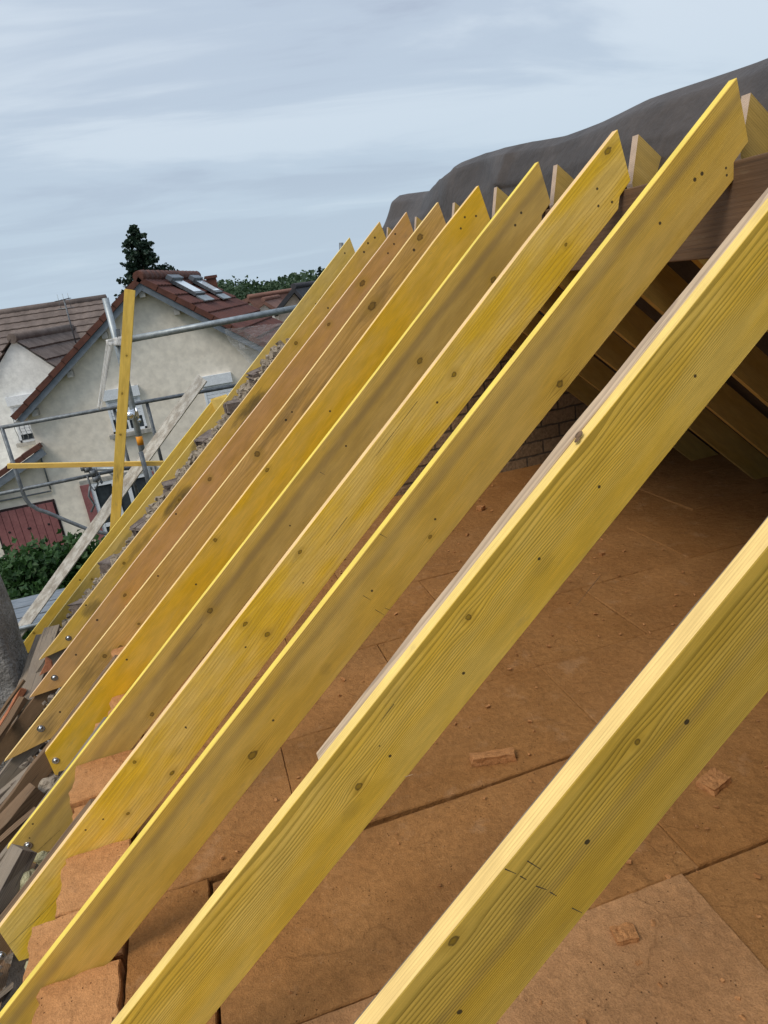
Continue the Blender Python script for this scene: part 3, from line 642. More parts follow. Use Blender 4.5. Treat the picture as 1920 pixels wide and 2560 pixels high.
# ------------------------------------------------------------------ attic floor: fibre insulation boards
FZ = 5.40
FM = [fibre_mat('fibre_board', (.335, .158, .053), (.30, .134, .042), 1.0), fibre_mat('fibre_board', (.35, .168, .059), (.31, .142, .047), 5.0), fibre_mat('fibre_board', (.43, .225, .100), (.38, .190, .080), 9.0),
      fibre_mat('fibre_board_torn', (.52, .25, .100), (.42, .19, .07), 13.0)]
mb = MB(); mb.box((1.93, .8, 5.24), (5.1, 10.6, .06)); tag(mb.build('attic_floor', M_oldb), kind='structure')
def slab(x0, x1, y0, y1, zt, th, seed, mat, label, group, jag=.004, tilt=(0, 0), name='insulation_board', notch=None, rough_left=0.0, warp=.002, y1l=0.0):
    r_ = random.Random(seed); out = []
    def edge(ax, ay, bx, by, j):
        L_ = sqrt((bx-ax)**2 + (by-ay)**2); n = max(2, int(L_ / .022))
        nx, ny_ = -(by-ay)/L_, (bx-ax)/L_
        for k in range(n):
            f = k / n; q = mnoise.noise(Vector((seed * 3.3 + f * L_ * 11, ax * 3, ay * 3))) * j * .30 + mnoise.noise(Vector((seed + f * L_ * 60, ax, 7))) * j * .9
            if k == 0: q = 0
            out.append((ax + (bx-ax)*f + nx*q, ay + (by-ay)*f + ny_*q))
    edge(x0, y0, x1, y0, jag); edge(x1, y0, x1, y1, jag); edge(x1, y1, x0, y1 + y1l, jag); edge(x0, y1 + y1l, x0, y0, jag + rough_left)
    cx, cy = (x0+x1)/2, (y0+y1)/2
    bm = bmesh.new()
    def zt_(x_, y_): return zt + (x_-cx)*tilt[0] + (y_-cy)*tilt[1] + mnoise.noise(Vector((x_*2.2, y_*2.2, seed))) * warp
    ins = .0035
    tv = [bm.verts.new((cx + (x_-cx) * (1 - ins / max(.05, abs(x1-x0)/2)), cy + (y_-cy) * (1 - ins / max(.05, abs(y1-y0)/2)), zt_(x_, y_))) for x_, y_ in out]
    mv = [bm.verts.new((x_, y_, zt_(x_, y_) - .004 - .002 * r_.random())) for x_, y_ in out]
    lv = [bm.verts.new((x_ + r_.uniform(-1, 1) * .002, y_ + r_.uniform(-1, 1) * .002, zt_(x_, y_) - th * .5)) for x_, y_ in out]
    bv = [bm.verts.new((x_, y_, zt_(x_, y_) - th)) for x_, y_ in out]
    n = len(out); bm.faces.new(tv); bm.faces.new(list(reversed(bv)))
    for A, B in ((tv, mv), (mv, lv), (lv, bv)):
        for k in range(n): bm.faces.new((A[k], B[k], B[(k+1) % n], A[(k+1) % n]))
    bmesh.ops.recalc_face_normals(bm, faces=bm.faces)
    me = bpy.data.meshes.new(name); bm.to_mesh(me); bm.free(); me.materials.append(mat)
    o = bpy.data.objects.new(name, me); COL.objects.link(o)
    return tag(o, label, 'insulation board', group)
XW = 4.25
rows_ = [  # y0, y1, joints (x), materials
 (-1.05, -.45, [.5, 1.7, 2.9]), (-.45, .16, [1.1, 2.3, 3.5]), (.16, .757, [-.1, 1.55, 2.75]), (.763, 1.357, [-.14, 1.065, 2.27, 3.4]), (1.363, 1.957, [-.31, 1.13, 2.33, 3.5]), (1.963, 2.5595, [.02, 1.24, 2.44]),
 (2.561, 3.1485, [.62, 1.82, 3.0]), (3.1495, 3.752, [.18, 1.06, 2.53, 3.6]), (3.756, 4.3525, [.62, 1.84, 3.05]), (4.3535, 4.951, [-.1, 1.2, 2.4]), (4.952, 5.495, [.5, 1.7, 2.9])]
WHERE = {3: 'front row beside the pale board', 4: 'second row beside the wedge gap', 5: 'third row beyond the wedge gap', 6: 'fourth row from the front', 7: 'fifth row from the front',
         8: 'sixth row from the front', 9: 'seventh row from the front', 10: 'last row against the gable', 0: 'row behind the camera', 1: 'row under the camera', 2: 'row nearest the camera'}
ORD = ['first at the eave', 'second from the eave', 'third from the eave', 'fourth from the eave', 'fifth from the eave']
k = 0
for ri, (y0, y1, js) in enumerate(rows_):
    xs = [-.56] + js + [XW]
    for j in range(len(xs) - 1):
        k += 1; m_ = FM[k % 2]
        dz = random.uniform(-.004, .004); tl = (random.uniform(-.004, .004), random.uniform(-.006, .006))
        if ri == 3 and j in (1, 0): m_ = FM[2]; dz = .006
        if ri == 3 and j == 2: m_ = FM[1]; dz = -.004
        gp = random.choice((.0004, .0005, .0008, .0025)); xx0, xx1 = xs[j] + gp, xs[j+1] - gp
        yy1 = y1
        dl = -.030 if (ri == 4 and j == 1) else 0.0
        if ri == 4 and j == 1: xx0 += .012
        slab(xx0, xx1, y0, yy1, FZ + dz, .10, k, m_, 'brown insulation board %s, %s' % (ORD[j], WHERE[ri]), 'fibre insulation boards covering the attic floor', jag=.0022, tilt=tl, y1l=dl, warp=.006)
# wedge shaped gap between two boards
mb = MB(); mb.prism([(.20, 1.950, FZ + .0035), (.80, 1.962, FZ + .0035), (.34, 1.972, FZ + .0035), (.20, 1.970, FZ + .0035)], (0, 0, .0015))
bm_ = mb; 
o = mb.build('board_shadow_gap', M_dark); bpy.data.objects.remove(o)
# bay pieces at the eave, between rafters
BAY = [(0.2, 0.66, 'in front of the nearest rafter'), (RY[1]+.045, RY[2]-.004, 'between the two nearest rafters'), (RY[2]+.06, RY[3]-.004, 'between wavy grained and streaked rafter'), (RY[3]+.035, RY[4]-.004, 'between streaked and smooth yellow rafter'),
       (RY[4]+.035, RY[5]-.004, 'between smooth and square footed rafter'), (RY[5]+.035, RY[6]-.004, 'between square footed and golden rafter'), (RY[6]+.035, RY[7]-.004, 'between golden and brown knotty rafter'),
       (RY[7]+.035, RY[8]-.004, 'between knotty and pinkish rafter'), (RY[8]+.035, RY[9]-.004, 'between the pinkish and the smudged rafter')]
for b_i, (y0, y1, lb) in enumerate(BAY):
    rr_ = random.Random(b_i + 60); ym = y0 + (y1 - y0) * (.5, .45, .6, .46, .55, .62, .4, .55, .5)[b_i]
    xl = (-.86, -.84, -.85, -.87, -.82, -.80, -.74, -.72, -.70)[b_i]; xm = (-.80, -.78, -.80, -.80, -.83, -.74, -.78, -.76, -.66)[b_i]
    dzb = (0, 0, 0, -.006, -.012, -.025, -.035, -.045, -.05)[b_i]
    g_ = 'torn insulation pieces packed between the rafter feet'
    slab(xl, -.577, y0, ym - .004, FZ + .004 + dzb + rr_.uniform(-.012, .006), .16, 300 + b_i, FM[3], 'torn insulation piece, camera side of the gap ' + lb, g_, jag=.006, tilt=(rr_.uniform(.0, .08), rr_.uniform(-.10, .10)), name='insulation_piece', rough_left=.016, warp=.012)
    slab(xm, -.574, ym + .004, y1, FZ + .010 + dzb + rr_.uniform(-.010, .014), .16, 340 + b_i, FM[3], 'torn insulation piece, far side of the gap ' + lb, g_, jag=.007, tilt=(rr_.uniform(.0, .08), rr_.uniform(-.08, .08)), name='insulation_piece', rough_left=.016, warp=.012)
# loose scraps
def scrap(px, py, size, rz, label, seed, tilt=0.0, lift=0.0):
    c_ = atz(px, py, FZ + size[2] * .5)
    bm = bmesh.new(); bmesh.ops.create_cube(bm, size=1.0); bmesh.ops.subdivide_edges(bm, edges=bm.edges, cuts=7, use_grid_fill=True)
    for v in bm.verts:
        q = v.co.copy(); nz = mnoise.noise(Vector((q.x * size[0] * 38 + seed, q.y * size[1] * 38, q.z * 2))); nf = mnoise.noise(Vector((q.x * size[0] * 120 + seed, q.y * size[1] * 120, q.z * 5)))
        v.co = Vector((q.x * size[0] * (1 + .10 * nz), q.y * size[1] * (1 + .16 * nz), q.z * size[2] * (1 + .35 * nz) + .004 * nf))
    me = bpy.data.meshes.new('insulation_scrap'); bm.to_mesh(me); bm.free(); me.materials.append(FM[3])
    o = bpy.data.objects.new('insulation_scrap', me); COL.objects.link(o); o.location = c_ + Vector((0, 0, lift)); o.rotation_euler = (tilt, 0, rz)
    tag(o, label, 'insulation scrap', 'loose insulation scraps on the attic floor')
scrap(1232, 1893, (.165, .040, .034), -.26, 'long narrow insulation scrap lying beside the dark wedge gap', 1)
scrap(1785, 1955, (.095, .065, .028), .3, 'crumbly flat insulation scrap right of the nearest rafter', 2)
scrap(1562, 2338, (.062, .048, .024), -.2, 'small squarish insulation scrap on the pale front board', 3)
scrap(1202, 1270, (.05, .05, .03), .5, 'tiny insulation scrap in the shade near the streaked rafter', 4)
scrap(1290, 1152, (.30, .06, .035), .15, 'broken insulation strip at the foot of the brick gable', 5)
mb = MB(); rr_ = random.Random(21)
for k in range(500):
    X, Y_ = rr_.uniform(-.5, 2.6), rr_.uniform(.6, 5.2); s_ = rr_.uniform(.002, .009) * (2.0 if rr_.random() < .06 else 1)
    mb.box((X, Y_, FZ + .007 + s_ * .3), (s_ * 2, s_ * 1.2, s_ * .8), Matrix.Rotation(rr_.uniform(0, 6), 3, Vector((rr_.random(), rr_.random(), 2)).normalized()), jit=s_ * .3)
tag(mb.build('insulation_crumbs', FM[3]), 'tiny orange brown insulation crumbs scattered over the boards', 'crumbs', kind='stuff')
# the wedge gap: a groove strip modelled as dark seam pieces slightly below top, done with thin recessed board edge
# ------------------------------------------------------------------ eave: wall plate, wall, debris
mb = MB(); mb.box((0, 0, 0), (9.4, .16, .16), jit=.006)
o = mb.build('wall_plate', M_oldb, bevel=.006); o.location = (-1.20, 1.2, 4.80); o.rotation_euler = (0, 0, pi / 2); tag(o, 'dark old timber wall plate running along the eave under the rafter feet', 'beam')
mb = MB(); mb.box((-1.28, .8, 2.34), (.38, 10.3, 4.70)); tag(mb.build('eave_wall', M_conc), 'rough rendered house wall below the eave', 'wall')
mb = MB(); mb.box((-.84, .8, 4.84), (.50, 10.3, .40)); tag(mb.build('eave_fill', M_dark), 'dark dusty loose fill between wall plate and insulation', 'fill', kind='stuff')
def beam(p0, p1, w_, h_, mat, name, label, cat, group=None, bev=.003, jit=.008, roll=0.0):
    p0, p1 = Vector(p0), Vector(p1); d = p1 - p0; L_ = d.length
    mb = MB(); n = max(2, int(L_ / .15)); prev = None; r_ = random.Random(int(L_ * 1000))
    rings = []
    for k in range(n + 1):
        X = -L_/2 + L_ * k / n
        rings.append([mb.bm.verts.new((X, sy * w_/2 + r_.uniform(-jit, jit), sz * h_/2 + r_.uniform(-jit, jit))) for sy, sz in ((-1,-1),(1,-1),(1,1),(-1,1))])
    for a, b_ in zip(rings, rings[1:]):
        for q in range(4): mb.bm.faces.new((a[q], a[(q+1) % 4], b_[(q+1) % 4], b_[q]))
    mb.bm.faces.new(list(reversed(rings[0]))); mb.bm.faces.new(rings[-1])
    o = mb.build(name, mat, bevel=bev); o.location = (p0 + p1) / 2
    o.rotation_mode = 'QUATERNION'; q_ = d.to_track_quat('X', 'Z'); o.rotation_quaternion = q_ @ Matrix.Rotation(roll, 3, 'X').to_quaternion()
    return tag(o, label, cat, group)
# timbers and boards lying in the open eave (each backed on its own plane)
DG = 'old timbers exposed along the eave'
beam(aty(-60, 2150, 3.05), aty(98, 1975, 3.25), .08, .10, M_oldb, 'old_timber', 'thick olive brown timber stub with a grey top beside the golden rafter foot', 'timber', DG)
beam(aty(-60, 2075, 3.50), aty(105, 1900, 3.62), .05, .03, M_old, 'old_batten', 'narrow weathered grey batten pointing at the golden rafter foot', 'batten', DG)
beam(aty(-60, 2040, 3.72), aty(112, 1895, 3.85), .05, .04, M_old, 'old_batten', 'second grey batten lying above the thick timber stub', 'batten', DG)
beam(aty(-50, 2330, 2.45), aty(60, 2120, 2.62), .09, .07, M_old, 'old_timber', 'broad grey split timber left of the square cut foot', 'timber', DG)
beam(aty(-60, 1930, 4.4), aty(60, 1745, 4.75), .05, .035, M_oldb, 'old_batten', 'reddish brown batten left of the longest pointed foot', 'batten', DG)
beam(aty(-50, 1905, 4.95), aty(60, 1722, 5.15), .035, .05, M_terra, 'tile_edge', 'orange terracotta strip lying against the grey rendered pier', 'tile', DG)
beam(aty(-20, 2000, 4.3), aty(150, 1780, 4.5), .16, .06, M_oldb, 'old_timber', 'dark flat timber under the pinkish brown rafter foot', 'timber', DG)
beam(aty(75, 1760, 5.1), aty(135, 1575, 5.75), .13, .10, M_old, 'old_timber', 'upright split grey timber between the far rafter feet', 'timber', DG)
beam(aty(20, 1830, 5.2), aty(108, 1590, 5.9), .10, .06, M_old, 'old_timber', 'long grey board leaning against the grey rendered pier', 'timber', DG)
tri = [aty(100, 1672, 5.0), aty(133, 1690, 5.05), aty(112, 1628, 5.1), aty(96, 1690, 5.0)]
mb = MB(); mb.prism([aty(98, 1690, 4.95), aty(132, 1672, 4.95), aty(128, 1655, 4.95), aty(113, 1645, 4.95), aty(112, 1662, 4.95)], (0, .03, 0)); tag(mb.build('tile_shard', M_terra, bevel=.002), 'pointed orange terracotta shard under the far rafter foot', 'tile')
lump(aty(105, 2145, 2.70), (.035, .03, .028), M_wool, 'wool_tuft', 'pale yellow glass wool tuft beside the square cut foot', 'glass wool', 'glass wool tufts caught at the eave', seed=1)
lump(aty(75, 2205, 2.55), (.055, .04, .045), M_wool, 'wool_tuft', 'large glass wool tuft below the square cut foot', 'glass wool', 'glass wool tufts caught at the eave', seed=4)
lump(aty(76, 2416, 2.15), (.022, .02, .02), M_wool, 'wool_tuft', 'small glass wool tuft at the smooth yellow rafter foot', 'glass wool', 'glass wool tufts caught at the eave', seed=7)
lump(aty(125, 1965, 3.3), (.06, .05, .05), M_plaster, 'mortar_lump', 'pale mortar lump by the golden rafter foot', 'mortar', seed=9)
mb = MB(); rr_ = random.Random(3)
for k in range(1500):
    X = rr_.uniform(-1.42, -.93); yy_ = rr_.uniform(.3, 5.4); s_ = rr_.uniform(.006, .030)
    zz_ = min(4.99, 4.90 + .05 * mnoise.noise(Vector((X * 6, yy_ * 3, 0)))) + (.02 if X > -1.1 else -.02) - (.06 if X < -1.3 else 0)
    mb.box((X, yy_, zz_), (s_ * 1.8, s_ * 1.3, s_ * .8), Matrix.Rotation(rr_.uniform(0, 6), 3, Vector((rr_.random(), rr_.random(), 1)).normalized()), jit=s_ * .25)
tag(mb.build('rubble', M_rubble), 'grey rubble and mortar crumbs lying along the eave', 'rubble', kind='stuff')
rr_ = random.Random(12)
SL = ['lying lowest below the square cut foot', 'crossing the thick timber stub', 'under the golden rafter foot', 'between the longest pointed foot and the batten', 'splintered beside the pinkish brown foot', 'wedged under the far smudged foot', 'leaning on the wall plate in front', 'half buried in rubble near the left edge']
for k, (a, b_, yy_) in enumerate([((-20, 2420), (70, 2300), 2.35), ((-20, 2120), (90, 2020), 3.0), ((60, 2010), (150, 1930), 3.5), ((-10, 1990), (90, 1890), 4.0), ((40, 1830), (120, 1730), 4.9), ((90, 1730), (150, 1660), 5.3), ((-10, 2500), (60, 2440), 2.1), ((-10, 1800), (60, 1700), 5.0)]):
    beam(aty(*a, yy_), aty(*b_, yy_ + .1), rr_.uniform(.02, .04), rr_.uniform(.01, .02), (M_old, M_oldb)[k % 2], 'wood_slat', 'thin broken wood slat ' + SL[k], 'slat', 'broken wood slats along the eave', bev=.001, jit=.004, roll=rr_.uniform(0, 1))
# rough rendered pier on the far left
bm = bmesh.new(); bmesh.ops.create_cube(bm, size=1.0); bmesh.ops.subdivide_edges(bm, edges=bm.edges, cuts=24, use_grid_fill=True)
for v in bm.verts:
    q = v.co; p_ = Vector((q.x * 1.6, q.y * .45, q.z * 3.6)); nz = mnoise.noise(p_ * 3) * .012 + mnoise.noise(p_ * 9) * .010
    v.co = Vector((p_.x * 1.0, p_.y, p_.z)) + q.normalized() * nz
me = bpy.data.meshes.new('rendered_pier'); bm.to_mesh(me); bm.free(); me.materials.append(M_conc)
for f in me.polygons: f.use_smooth = True
o = bpy.data.objects.new('rendered_pier', me); COL.objects.link(o); pr_ = aty(40, 1620, 5.55); o.location = (pr_.x - .87, 5.78, 4.25)
tag(o, 'rough grey rendered chimney pier at the left edge of the photo', 'pier')

# ------------------------------------------------------------------ boards, battens and plank beyond the gable
def stick(p0, p1, w_, h_, mat, name, label, cat, nrm=(0, -1, 0)):
    """square timber: local x along, width measured in the picture plane, thickness h_ along nrm"""
    p0, p1 = Vector(p0), Vector(p1); d = (p1 - p0); L_ = d.length; d.normalize(); nrm = Vector(nrm); nrm = (nrm - d * nrm.dot(d)).normalized(); sd_ = nrm.cross(d)
    mb = MB(); mb.box((0, 0, 0), (L_, h_, w_)); o = mb.build(name, mat, bevel=.0015)
    R = Matrix((d, -nrm, d.cross(-nrm))).transposed(); o.matrix_world = Matrix.Translation((p0 + p1) / 2) @ R.to_4x4()
    return tag(o, label, cat)
W_bat = wood_mat('batten_wood', (.80, .54, .11), (.74, .46, .07), (.58, .34, .06), .007, (.03, .1), .01, seed=41, lines=.35, knots=[(-.18, .0, .014), (.22, .01, .012), (.58, -.01, .012)], blots=[(-.55, .0, .07, .035, .9), (-.62, .01, .05, .03, .9)])
stick(aty(287, 1330, 7.15), aty(325, 724, 7.15), .094, .06, W_bat, 'upright_batten', 'upright yellow timber standing beyond the gable with dark pencil scrawl', 'timber')
stick(aty(19, 1165, 7.35), aty(410, 1158, 7.35), .046, .04, wood_mat('batten_wood', (.80, .52, .13), (.74, .46, .1), (.6, .36, .08), .006, seed=43, lines=.3), 'cross_batten', 'slim yellow batten lying level behind the upright timber', 'batten')
pl_ = stick(aty(40, 1590, 7.6), aty(507, 945, 7.6), .115, .028, M_plank, 'scaffold_plank', 'mortar stained grey plank sloping behind the upright timber', 'plank', nrm=(-.3, -1, .35))
# flat board joining the short far rafter to the next one
h0 = aty(528, 997, 6.99); h1 = aty(566, 987, 6.30)
mb = MB(); mb.prism([aty(526, 998, 7.0), aty(566, 985, 6.62), aty(575, 1010, 6.62), aty(545, 1040, 7.0)], (0, 0, -.02)); tag(mb.build('short_board', wood_mat('short_board_wood', (.82, .58, .16), (.78, .52, .12), (.62, .4, .1), .01, seed=50, lines=.25)), 'short bright yellow board nailed across the head of the short rafter', 'board')

# ------------------------------------------------------------------ scaffolding
root = empty('scaffold_rail', aty(330, 850, 7.9), 'thick galvanised tube rail crossing in front of the cream house gable', 'scaffold tube')
sub(MB().tube([aty(300, 853, 7.9), aty(752, 768, 7.9)], .034, 18), 'tube', M_galv, root)
root = empty('scaffold_post', aty(375, 1200, 7.85), 'leaning galvanised scaffold post with an orange band behind the upright timber', 'scaffold post')
sub(MB().tube([aty(263, 745, 7.85), aty(317, 955, 7.85), aty(385, 1260, 7.85)], .033, 18), 'tube', M_galv, root)
pb = [aty(347, 1083, 6.8), aty(355, 1108, 6.8)]
pa, pb2 = aty(317, 955, 7.85), aty(385, 1260, 7.85)
f0, f1 = .43, .50
sub(MB().tube([pa.lerp(pb2, f0), pa.lerp(pb2, f1)], .0345, 18), 'band', M_orange, root)
# couplers
def coupler(c, parent, s_=1.0, mat=M_galv_dark, name='coupler'):
    mb = MB(); c = Vector(c)
    mb.tube([c + Vector((-.03, 0, 0)) * s_, c + Vector((.03, 0, 0)) * s_], .042 * s_, 16)
    mb.tube([c + Vector((0, -.045, -.03)) * s_, c + Vector((0, -.045, .03)) * s_], .036 * s_, 16)
    mb.tube([c + Vector((.05, -.02, .05)) * s_, c + Vector((.05, -.02, -.08)) * s_], .009 * s_, 8); mb.tube([c + Vector((.05, -.02, -.045)) * s_, c + Vector((.05, -.02, -.07)) * s_], .017 * s_, 6)
    mb.box(c + Vector((.035, -.03, 0)) * s_, (.05 * s_, .02 * s_, .045 * s_))
    return sub(mb, name, mat, parent)
coupler(aty(296, 854, 7.87), root, 1.15); coupler(aty(328, 1036, 7.75), root, 1.3, M_zinc)
mb = MB(); mb.box(aty(296, 835, 7.78), (.035, .03, .10), Matrix.Rotation(.1, 3, 'Y')); sub(mb, 'wedge', M_galv_dark, root)
# guard frame: level rails and bent frame in one plane
Yg = 8.0
root = empty('guard_rail', aty(60, 1240, Yg), 'bent tube guard rail frame on the scaffold at the left edge', 'guard rail')
zr = 6.27; zl = 5.585; xL = -1.985
sub(MB().tube([(-2.9, Yg, zr), (.75, Yg, zr)], .021, 14), 'top_rail', M_galv_dark, root)
sub(MB().tube([(-2.9, Yg, zl), (-.82, Yg, zl + .01)], .020, 14), 'mid_rail', M_galv_dark, root)
pts = [(xL, zr), (xL, 5.56), (xL + .005, 5.48), (xL + .03, 5.41), (xL + .09, 5.34), (xL + .17, 5.285), (-1.45, 4.99), (-1.2, 4.86), (-.6, 4.56)]
sub(MB().tube([(a, Yg, b_) for a, b_ in pts], .021, 14), 'bent_leg', M_galv_dark, root)
for k, (xx, zt, zb) in enumerate([(-.86, 6.27, 5.0), (-.515, 6.27, 5.25), (-.61, 5.6, 4.3)]):
    sub(MB().tube([(xx, Yg + .03, zt), (xx, Yg + .03, zb)], .019, 12), 'post', M_galv_dark, root)
root = empty('scaffold_coupler', aty(222, 1172, 7.9), 'cluster of steel couplers clamped on the middle guard rail', 'coupler')
for (a, b_) in ((218, 1172), (232, 1180), (210, 1168), (240, 1195)): coupler(aty(a, b_, 7.92), root, .9)
sub(MB().tube([aty(218, 1190, 7.9), aty(226, 1215, 7.9), aty(236, 1226, 7.9), aty(245, 1210, 7.9), aty(238, 1190, 7.9)], .010, 8), 'hook', M_galv_dark, root)
sub(MB().tube([aty(225, 1215, 7.9), aty(222, 1240, 7.9), aty(236, 1262, 7.9), aty(228, 1280, 7.9)], .012, 8), 'hook', M_galv_dark, root)
root = empty('scaffold_tube', aty(280, 1180, 8.2), 'short level steel tube just behind the cross batten', 'scaffold tube')
sub(MB().tube([aty(225, 1173, 8.2), aty(380, 1170, 8.2)], .022, 12), 'tube', M_galv, root); sub(MB().tube([aty(275, 1178, 8.15), aty(300, 1195, 8.15)], .03, 12), 'fitting', M_galv, root)
root = empty('scaffold_tube', aty(395, 1200, 7.3), 'pair of steel uprights half hidden behind the short far rafter', 'scaffold tube')
sub(MB().tube([aty(352, 1130, 7.3), aty(392, 1290, 7.3)], .024, 12), 'tube', M_galv_dark, root); sub(MB().tube([aty(366, 1165, 7.5), aty(398, 1260, 7.5)], .03, 12), 'sleeve', M_galv, root)
# deck
root = empty('scaffold_deck', (-2.0, 8.4, 4.2), 'grey metal scaffold deck boards low behind the far rafters', 'scaffold deck')
dz_ = aty(60, 1545, 8.0).z
for k, (yy_, dz) in enumerate([(7.75, 0), (8.08, 0), (8.41, 0)]):
    mb = MB(); mb.box((-2.3, yy_, dz_ + .02), (3.6, .30, .05))
    sub(mb, 'deck_board', M_alu, root, bevel=.006)
mb = MB(); mb.box((-2.3, 7.58, dz_ - .16), (3.6, .03, .15)); sub(mb, 'toe_board', M_alu, root, bevel=.004)
sub(MB().tube([(-4, 7.56, dz_ + .06), (-.9, 7.56, dz_ + .06)], .024, 12), 'ledger', M_galv, root)

# transparent film wrapped round rail
mf, tf, bf = new_mat('clear_film'); tr = tf.new('ShaderNodeBsdfTransparent'); mx = tf.new('ShaderNodeMixShader')
nz = tf.noise(tf.vmath('MULTIPLY', tf.obj(), (6, 6, 30)), 2.0, 4, 0.6)
tf.put(mx.inputs[0], tf.ss(nz, 0.3, 0.75, 0.06, 0.20)); bf.inputs['Base Color'].default_value = (.86, .85, .84, 1); bf.inputs['Roughness'].default_value = .35
tf.l.new(tr.outputs[0], mx.inputs[1]); tf.l.new(bf.outputs[0], mx.inputs[2]); tf.l.new(mx.outputs[0], mf.node_tree.nodes['Material Output'].inputs[0])
mf2, tf, bf = new_mat('folded_film'); tr = tf.new('ShaderNodeBsdfTransparent'); mx = tf.new('ShaderNodeMixShader')
nz = tf.noise(tf.vmath('MULTIPLY', tf.obj(), (30, 30, 3)), 2.0, 4, 0.6); tf.put(mx.inputs[0], tf.ss(nz, 0.3, 0.7, 0.45, 0.95)); bf.inputs['Base Color'].default_value = (.78, .76, .73, 1)
tf.l.new(tr.outputs[0], mx.inputs[1]); tf.l.new(bf.outputs[0], mx.inputs[2]); tf.l.new(mx.outputs[0], mf2.node_tree.nodes['Material Output'].inputs[0])
def sheet(quad, nu, nv, mat, name, label, amp, cat):
    bm = bmesh.new(); g_ = []
    a, b_, c_, d_ = [Vector(q) for q in quad]
    for i in range(nu + 1):
        r_ = []
        for j in range(nv + 1):
            u, v = i / nu, j / nv; p_ = a.lerp(b_, u).lerp(d_.lerp(c_, u), v)
            p_ = p_ + Vector((0, 1, .3)) * amp * mnoise.noise(Vector((u * 9, v * 2.5, amp * 50)))
            r_.append(bm.verts.new(p_))
        g_.append(r_)
    for i in range(nu):
        for j in range(nv): bm.faces.new((g_[i][j], g_[i+1][j], g_[i+1][j+1], g_[i][j+1])).smooth = True
    me = bpy.data.meshes.new(name); bm.to_mesh(me); bm.free(); me.materials.append(mat)
    o = bpy.data.objects.new(name, me); COL.objects.link(o); md = o.modifiers.new('solid', 'SOLIDIFY'); md.thickness = .0008
    return tag(o, label, cat)
sheet([aty(560, 822, 7.9), aty(725, 806, 7.9), aty(640, 925, 8.0), aty(570, 850, 7.95)], 12, 10, mf, 'plastic_film', 'clear plastic sheet stretched below the thick tube rail', .02, 'plastic film')
sheet([aty(266, 852, 7.75), aty(284, 858, 7.75), aty(253, 1024, 7.9), aty(243, 1022, 7.9)], 4, 24, mf2, 'plastic_film', 'narrow white plastic strip hanging from the rail to the guard rail', .012, 'plastic film')
sheet([aty(264, 850, 7.76), aty(312, 838, 7.76), aty(312, 864, 7.76), aty(266, 862, 7.76)], 8, 4, mf2, 'plastic_film', 'crumpled plastic film wrapped round the post and rail joint', .02, 'plastic film')

# ------------------------------------------------------------------ tiled roof helper
def tiles(mb, O, U, V, course=.33, wave=.30, step=.035, wamp=.018, thick=.03, mi=0, fu=None, du=.06, clip=None, ph=0.0):
    """sheet of roof tiles: O top corner, U along ridge, V down slope"""
    O, U, V = Vector(O), Vector(U), Vector(V); Lu, Lv = U.length, V.length; u_, v_ = U / Lu, V / Lv; N = u_.cross(v_); 
    if N.z < 0: N = -N
    nu = max(2, int(Lu / du)); nc = max(1, round(Lv / course)); cl = Lv / nc
    for c_ in range(nc):
        sub_v = [(c_ * cl - .04, 0.0), (c_ * cl + cl * .5, step * .5), ((c_ + 1) * cl - .012, step), ((c_ + 1) * cl, step * .75), ((c_ + 1) * cl, -.01)]
        prev = None
        off = (c_ % 2) * wave * .5 * 0
        jn = random.uniform(-.006, .006)
        for k in range(nu + 1):
            u = Lu * k / nu; wv = abs(sin((u + off) / wave * pi)) ** .7 * wamp + jn + .006 * mnoise.noise(Vector((u * 1.2, c_ * 3.1, ph)))
            col_ = []
            for (vv, h) in sub_v:
                vj = vv + (0.010 * mnoise.noise(Vector((math.floor((u + off) / wave) * 7.7, c_ * 5.0, 1.0))) if vv > 0 else 0)
                p_ = O + u_ * u + v_ * max(vj, -.04) + N * (h + wv)
                col_.append(mb.bm.verts.new(p_))
            if prev:
                if clip is None or clip(O + u_ * (u - Lu / nu / 2) + v_ * (c_ + .5) * cl):
                    for j in range(len(col_) - 1):
                        f = mb.bm.faces.new((prev[j], col_[j], col_[j+1], prev[j+1])); f.material_index = mi
            prev = col_
    return mb

# ------------------------------------------------------------------ cream neighbouring house with brown tiled gable roof
HY = 19.0
def H(px, py, dy=0.0): return aty(px, py, HY + dy)
ap = H(345, 692); lf = H(30, 1042)          # rake line on tile edge
GV = Vector((1.62, 5.6, 0))                 # direction of the ridge (house stands slightly skew)
ax, az = ap.x, ap.z; tanp = (ap.z - lf.z) / (ap.x - lf.x); rx = ax + (ax - lf.x); rz_ = lf.z
OV = .35
hs = empty('cream_house', (ax, HY, 0), 'cream rendered house with brown tiled gable roof and two skylights', 'house')
# walls
wl, wr = -4.14, rx - (lf.x + 4.14) * 1 + 0.0
wr = ax + (ax - wl)
wy = HY + OV
def roofz(x_, d=0.0): return az - abs(x_ - ax) * tanp - d
body = [(wl, wy, 0), (wr, wy, 0), (wr, wy, roofz(wr, .22)), (ax, wy, roofz(ax, .22)), (wl, wy, roofz(wl, .22))]
sub(MB().prism(body, GV), 'wall', M_render, hs)
